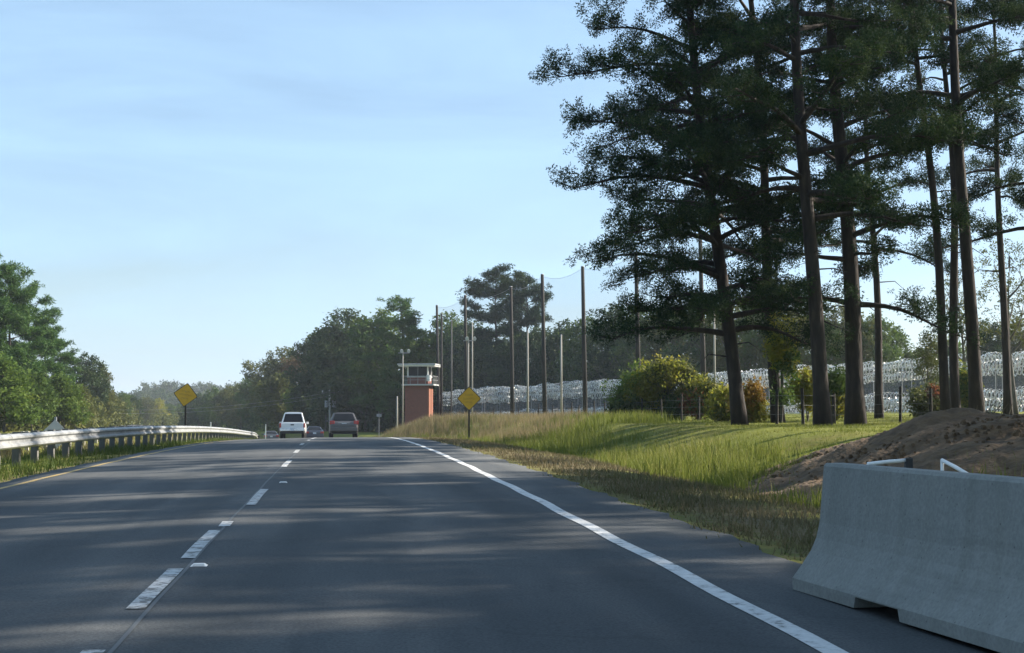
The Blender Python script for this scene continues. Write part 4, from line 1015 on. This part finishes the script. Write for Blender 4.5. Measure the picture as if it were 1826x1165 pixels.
# ---------------------------------------------------------------- post and wire fence
def field_fence():
    spec = [(1660, 52, .06), (1605, 52, .055), (1487, 52, .07), (1432, 51, .06), (1385, 53, .06), (1341, 60, .05), (1300, 66, .05), (1275, 68, .05), (1246, 70, .05), (1215, 71, .05), (1180, 73, .05), (1145, 76, .05), (1108, 79, .06), (1078, 84, .05), (1060, 88, .05),
            (1045, 91, .05), (1032, 94, .05), (1020, 97, .05), (1005, 101, .05), (985, 105, .05), (960, 110, .05), (925, 116, .05), (893, 121, .05), (880, 124, .05), (863, 128, .05), (848, 131, .05), (822, 136, .05), (812, 138, .05), (803, 140, .05), (795, 142, .05)]
    e = empty('wire_fence', gpt(1660, 52)); o = e.location
    pts = []
    for i, (px, Y, r_) in enumerate(spec):
        g = gpt(px, Y); h = 1.25 + .12 * math.sin(i * 2.3)
        lx = .03 * math.sin(i * 1.7)
        m = MB(); m.tube([(0, 0, -.3), (lx * .5, 0, h * .5), (lx, 0, h)], [r_ * 1.05, r_, r_ * .95], 7); q = m.build('post', M['wood_dark'], e); q.location = g - o
        pts.append(g - o)
    for z in (.35, .7, 1.05):
        m = MB(); m.tube([p + Vector((0, -.06, z)) for p in pts], .004, 3, cap=False); m.build('wire', M['galv_old'], e)
    tag(e, 'low wire fence on dark wooden posts along the edge of the field', 'fence')
field_fence()

# ---------------------------------------------------------------- razor wire fences
def razor_fence(pa, pb, ha, hb, label, seed, zrows):
    A = Vector((pa[0], pa[1], 0)); B = Vector((pb[0], pb[1], 0)); L = (B - A).length; d = (B - A) / L
    e = empty('razor_wire_fence', (A.x, A.y, ha[0]))
    n = int(L / 3.0)
    gzv = lambda t: ha[0] + (hb[0] - ha[0]) * t
    hh = lambda t: ha[1] + (hb[1] - ha[1]) * t
    o = Vector(e.location)
    pm = None
    for i in range(n + 1):
        t = i / n; p = A.lerp(B, t); m = MB(); m.tube([(0, 0, -.3), (0, 0, hh(t) + .1)], .035, 6)
        q = m.build('post', M['galv_old'], e); q.location = Vector((p.x, p.y, gzv(t))) - o
    m = MB()
    for i in range(n):
        t0, t1 = i / n, (i + 1) / n; p, q = A.lerp(B, t0) - o, A.lerp(B, t1) - o
        m.quad((p.x, p.y + .03, gzv(t0) - o.z), (q.x, q.y + .03, gzv(t1) - o.z), (q.x, q.y + .03, gzv(t1) + hh(t1) - o.z), (p.x, p.y + .03, gzv(t0) + hh(t0) - o.z))
    m.build('chain_link', M['chainlink'], e)
    nrm = Vector((d.y, -d.x, 0))
    if nrm.y > 0: nrm = -nrm
    g = np.random.default_rng(seed)
    for row, (fz, rad, off) in enumerate(zrows):
        pitch = .34; turns = int(L / pitch); k = 12; N_ = turns * k
        th = np.arange(N_) * 2 * math.pi / k + g.uniform(0, 6); s = np.arange(N_) * pitch / k
        s = s + .08 * np.sin(s * 2.2 + row) ; t = s / L
        wob = 1 + .16 * np.sin(s * 1.1 + row * 2) + .08 * np.sin(s * 3.7)
        base = np.array([A.x, A.y, 0])[None] + np.array([d.x, d.y, 0])[None] * s[:, None]
        sag = .06 * np.sin(s * 2 * math.pi / 3) + .10 * np.sin(s * .37 + row * 1.9) + .05 * np.sin(s * 1.3 + row)
        C = base + np.array([nrm.x, nrm.y, 0])[None] * (off + np.cos(th) * rad * wob)[:, None]
        C[:, 2] = gzv(t) + fz * hh(t) + np.sin(th) * rad * wob + sag
        # flat barbed ribbon: thin rectangle strip, slightly turning
        w = .030
        side = np.array([d.x, d.y, 0])[None] * w
        rv = np.stack([np.cos(th) * nrm.x, np.cos(th) * nrm.y, np.sin(th)], -1) * .010
        V = np.stack([C - side, C + side, C + rv], 1) - np.array(o)[None, None]
        V = V.reshape(-1, 3); i = np.arange(N_ - 1) * 3
        F = np.concatenate([np.stack([i, i + 1, i + 4, i + 3], -1), np.stack([i + 1, i + 2, i + 5, i + 4], -1), np.stack([i + 2, i, i + 3, i + 5], -1)])
        nb = turns * 8; ib = g.integers(0, N_, nb); c = C[ib] - np.array(o)[None]            # barb plates along the ribbon, oversized and randomly turned to add glints
        a = g.normal(size=(nb, 3)); a /= np.linalg.norm(a, axis=1)[:, None]; b = np.cross(a, g.normal(size=(nb, 3))); b /= np.linalg.norm(b, axis=1)[:, None]
        hs = g.uniform(.04, .10, (nb, 1)); BV = np.stack([c - a * hs - b * hs * .6, c + a * hs - b * hs * .6, c + a * hs + b * hs * .6, c - a * hs + b * hs * .6], 1).reshape(-1, 3)
        BF = np.arange(nb * 4).reshape(-1, 4) + len(V)
        link('razor_coil', np_mesh('razor_coil', np.concatenate([V, BV]), np.concatenate([F, BF])), M['wire'], e)
    tag(e, label, 'fence', 'razor wire fences')
Lp, Rp = at(788, 740, 178), at(1900, 740, 104)
zL_t = at(788, 706, 178).z; zR_t = at(1900, 636, 104).z
rows = [(.07, .30, .40), (.20, .32, .30), (.34, .34, .35), (.80, .32, .0), (.93, .34, .1), (1.04, .32, .0)]
razor_fence((Lp.x, Lp.y), (Rp.x, Rp.y), (zL_t - 4.2, 4.2), (zR_t - 4.2, 4.2), 'razor wire fence nearest the road behind the pines and field', 1, rows)
razor_fence((Lp.x + 2, Lp.y + 7), (Rp.x + 4, Rp.y + 7), (zL_t - 4.0, 4.3), (zR_t - 3.9, 4.3), 'second razor wire fence running close behind the first', 2, [rows[1], rows[2], rows[3], rows[5]])

# ---------------------------------------------------------------- net poles and net
def pole(name, px, top, Y, r0, mat, label, cat='pole', group=None, lean=0.0):
    g = gpt(px, Y); H = at(px, top, Y).z - g.z
    e = empty(name, g); m = MB(); m.tube([(0, 0, -.4), (lean * H * .5, 0, H * .5), (lean * H, 0, H)], [r0, r0 * .85, r0 * .66], 10); m.build('shaft', M[mat], e, smooth=True)
    m = MB(); m.tube([(lean * H, 0, H), (lean * H, 0, H + .06)], [r0 * .72, r0 * .5], 10); m.build('pole_cap', M['galv_old'], e)
    tag(e, label, cat, group)
    return e, g, H
nets = [(783, 545, 172, -.02), (832, 527, 150, -.012), (914, 512, 137, -.012), (972, 490, 127, -.018), (1044, 476, 119, -.016), (1140, 450, 112, -.016), (1256, 420, 105, -.016)]
plab = ['tall dark net pole just right of the brick tower', 'tall dark net pole above the right hand yellow sign', 'tall net pole right of the floodlights, before the pines', 'tallest looking net pole standing clear against the sky',
        'net pole half behind the leftmost pine limbs', 'net pole above the left end of the bush thicket', 'net pole left of the leftmost tall pine trunk']
tops = []
for (px, top, Y, ln), lab in zip(nets, plab):
    e, g, H = pole('net_pole', px, top, Y, .21, 'wood_dark', lab, 'pole', 'net poles', ln)
    tops.append((g + Vector((ln * H, 0, H - .1)), g.z))
e0 = empty('safety_net', tops[0][0])
for i in range(len(tops) - 1):
    (a, za), (b, zb) = tops[i], tops[i + 1]; m = MB(); K = 10
    for k in range(K):
        t0, t1 = k / K, (k + 1) / K; s0, s1 = .5 * 4 * t0 * (1 - t0), .5 * 4 * t1 * (1 - t1)
        p, q = a.lerp(b, t0), a.lerp(b, t1); z0, z1 = za + (zb - za) * t0 + 3.2, za + (zb - za) * t1 + 3.2
        o = e0.location; dy = .25
        m.quad((p.x - o.x, p.y - o.y + dy, z0 - o.z), (q.x - o.x, q.y - o.y + dy, z1 - o.z), (q.x - o.x, q.y - o.y + dy, q.z - s1 - o.z), (p.x - o.x, p.y - o.y + dy, p.z - s0 - o.z))
    m.build('net_panel', M['net'], e0)
    m = MB(); m.tube([(a.lerp(b, k / 8) - e0.location) + Vector((0, .25, -.5 * 4 * (k / 8) * (1 - k / 8))) for k in range(9)], .012, 4); m.build('top_cable', M['cable'], e0)
tag(e0, 'sheer grey net strung between the tall dark poles', 'net')
for px, top, Y, r0, mt, lab in ((787, 560, 168, .16, 'wood_dark', 'dark pole close beside the pole right of the tower'), (805, 572, 170, .10, 'post_grey', 'thin grey pole between the tower and the floodlights'),
        (842, 575, 155, .09, 'pole_pale', 'thin pale pole right of the floodlight pole'), (941, 590, 140, .11, 'pole_pale', 'thin pale pole left of the tallest looking net pole'), (1001, 598, 118, .10, 'pole_pale', 'pale pole between the tallest net pole and the pine limbs'),
        (1275, 528, 98, .08, 'pole_pale', 'pale slender pole behind the right end of the thicket'), (708, 708, 158, .12, 'pole_pale', 'short pale post left of the brick tower')):
    pole('light_pole', px, top, Y, r0, mt, lab, 'pole', 'thin poles in the prison yard')
def flood(px, top, Y, label, n=2):
    e, g, H = pole('floodlight_pole', px, top, Y, .085, 'pole_pale', label, 'floodlight', 'floodlight poles')
    m = MB(); m.box(-.5, .75, -.04, .04, H - .15, H - .05); m.build('cross_arm', M['galv_old'], e)
    for x in (-.15, .62)[:n]:
        m = MB(); m.tube([(x, -.22, H + .08), (x, -.02, H + .14), (x, .22, H + .18)], [.19, .17, .08], 12); m.build('lamp_head', M['slab'], e, smooth=False)
flood(718, 628, 160, 'floodlight pole in front of the brick tower roof')
flood(835, 606, 148, 'twin floodlight pole standing behind the right hand yellow sign')

# ---------------------------------------------------------------- guard tower
def tower():
    g = gpt(748, 168); e = empty('guard_tower', g, math.radians(-13))
    k = 168 / FPX
    top = at(748, 650, 168).z - g.z
    zp = at(748, 686, 168).z - g.z                    # platform
    zr = at(748, 674, 168).z - g.z                    # rail / sill
    m = MB(); m.box(-1.45, 1.18, -1.4, 1.4, -.5, zp - .14); m.build('tower_wall', M['brick'], e)
    m = MB(); m.box(1.183, 1.34, -1.42, 1.38, -.5, zp - .14); m.build('sun_tinted_pier', M['brick_sun_tint'], e)  # right side of the tower, sunlight put into its brighter brick colour
    m = MB(); m.box(-1.75, 1.95, -1.85, 1.85, zp - .14, zp + .02); m.build('platform', M['slab'], e, bevel=.02)
    m = MB(); m.box(-1.2, 1.2, -1.2, 1.2, zp + .02, zr + .02); m.build('cabin_wall', M['brick'], e)
    m = MB(); m.box(-1.27, 1.27, -1.27, 1.27, zr + .02, zr + .15); m.build('window_sill', M['slab'], e)
    zc = top - .28
    for x in (-1.15, 1.15):
        for y in (-1.15, 1.15):
            m = MB(); m.box(x - .07, x + .07, y - .07, y + .07, zr + .15, zc); m.build('cabin_post', M['white_paint'], e)
    for i in range(4):
        w = empty('window', (0, 0, 0), i * math.pi / 2); w.parent = e
        m = MB(); m.box(-1.08, 1.08, -1.13, -1.11, zr + .16, zc - .01); m.build('pane', M['glass'], w)
        m = MB(); m.box(-.025, .025, -1.16, -1.132, zr + .16, zc - .01); m.build('mullion', M['galv_old'], w)
    m = MB(); m.box(-2.1, 2.1, -2.1, 2.1, zc, zc + .12); m.build('soffit', M['white_paint'], e)
    m = MB(); m.box(-2.2, 2.2, -2.2, 2.2, zc + .12, top + .02); m.build('roof', M['slab'], e, bevel=.03)
    for i in range(4):
        r = empty('railing', (0, 0, 0), i * math.pi / 2); r.parent = e; r.location = (.1, 0, 0)
        for x in np.linspace(-1.75, 1.75, 5):
            m = MB(); m.tube([(x, -1.75, zp + .02), (x, -1.75, zp + .95)], .028, 6); m.build('railing_post', M['galv'], r)
        for z in (.5, .95):
            m = MB(); m.tube([(-1.75, -1.75, zp + z), (1.75, -1.75, zp + z)], .026, 6); m.build('railing_bar', M['galv'], r)
    m = MB(); m.tube([(1.32, -1.5, zp + .35), (1.32, -1.5, zp + 1.05)], .27, 12); m.build('water_drum', M['white_paint'], e, smooth=False)
    tag(e, 'red brick guard tower with a flat overhanging roof and dark windows', 'tower')
tower()

# ---------------------------------------------------------------- utility pole, wires, small roadside posts
def utility():
    e, g, H = pole('utility_pole', 589, 687, 225, .20, 'pole_bright', 'pale utility pole with two grey transformers behind the crest', 'pole', None, -.02)
    m = MB(); m.box(-1.35, 1.35, -.06, .06, H - 1.25, H - 1.10); m.build('cross_arm', M['post_grey'], e)
    for x in (-.55, .55):
        m = MB(); m.tube([(x, 0, H - 3.4), (x, 0, H - 2.35)], .32, 12); m.build('transformer', M['galv_old'], e)
        m = MB(); m.tube([(x * 2.2, 0, H - 1.1), (x * 2.2, 0, H - .82)], .09, 8); m.build('insulator', M['white_paint'], e)
    for k, dz in enumerate((0, .55)):
        a = g + Vector((0, 0, H - 1.1 - dz)); b = at(120, 728, 232) + Vector((0, 0, -dz))
        ce = MB(); pts = [a.lerp(b, t / 16) + Vector((0, 0, -1.2 * 4 * (t / 16) * (1 - t / 16))) - a for t in range(17)]
        ce.tube(pts, .014, 4); o = ce.build('power_line', M['cable']); o.location = a
        tag(o, ['upper', 'lower'][k] + ' thin power line crossing the highway left of the utility pole', 'power line')
utility()
pole('light_pole', 581, 705, 240, .10, 'post_grey', 'short grey post close behind the utility pole', 'pole')
def delineator(px, top, Y, label):
    g = gpt(px, Y); H = at(px, top, Y).z - g.z; e = empty('delineator_post', g)
    m = MB(); m.box(-.05, .05, -.012, .012, -.2, H); m.build('blade', M['white_paint'], e, bevel=.008)
    m = MB(); m.box(-.04, .04, -.018, -.0125, H - .22, H - .06); m.build('reflector', M['alu'], e)
    tag(e, label, 'marker post')
delineator(474, 757, 150, 'thin white marker post beyond the end of the guardrail')
delineator(376, 753, 125, 'thin pale marker post above the far part of the guardrail')
def box_sign():
    g = gpt(676, 150); c = at(676, 741, 150); e = empty('small_sign', g); H = max(c.z - g.z, .6)
    m = MB(); m.tube([(0, 0, -.2), (0, 0, H + .2)], .03, 6); m.build('post', M['galv_old'], e)
    m = MB(); m.box(-.25, .25, -.05, -.03, H - .15, H + .15); m.build('sign_panel', M['galv_old'], e, bevel=.006)
    tag(e, 'small plain grey sign at the foot of the wood left of the tower', 'sign')
box_sign()
# distant car on the opposite road
p = at(278, 754, 330)
far_e = vehicle('sedan', 278, 330, sed, 'paint_silver', 'tiny pale car far away on the opposite road', 'car', r_sed, [(.78, .85, .31, .2), (.78, 3.55, .31, .2)], yaw=.3)
far_e.location.z = gz(p.x, 330) + .06; far_e.rotation_euler.x = 0

# ---------------------------------------------------------------- air
def haze():
    m, nt, ns, ls, out = nodes('thin_afternoon_haze')
    v = ns.new('ShaderNodeVolumePrincipled'); v.inputs['Color'].default_value = (.80, .88, 1.0, 1); v.inputs['Density'].default_value = .0002; v.inputs['Anisotropy'].default_value = .2
    ls.new(v.outputs[0], out.inputs['Volume'])
    b = MB(); b.box(-720, 720, -80, 2560, -14, 46); o = b.build('haze', m); tag(o, 'thin blue haze over the highway', 'haze', kind='stuff')
HAZE = True
if HAZE: haze()
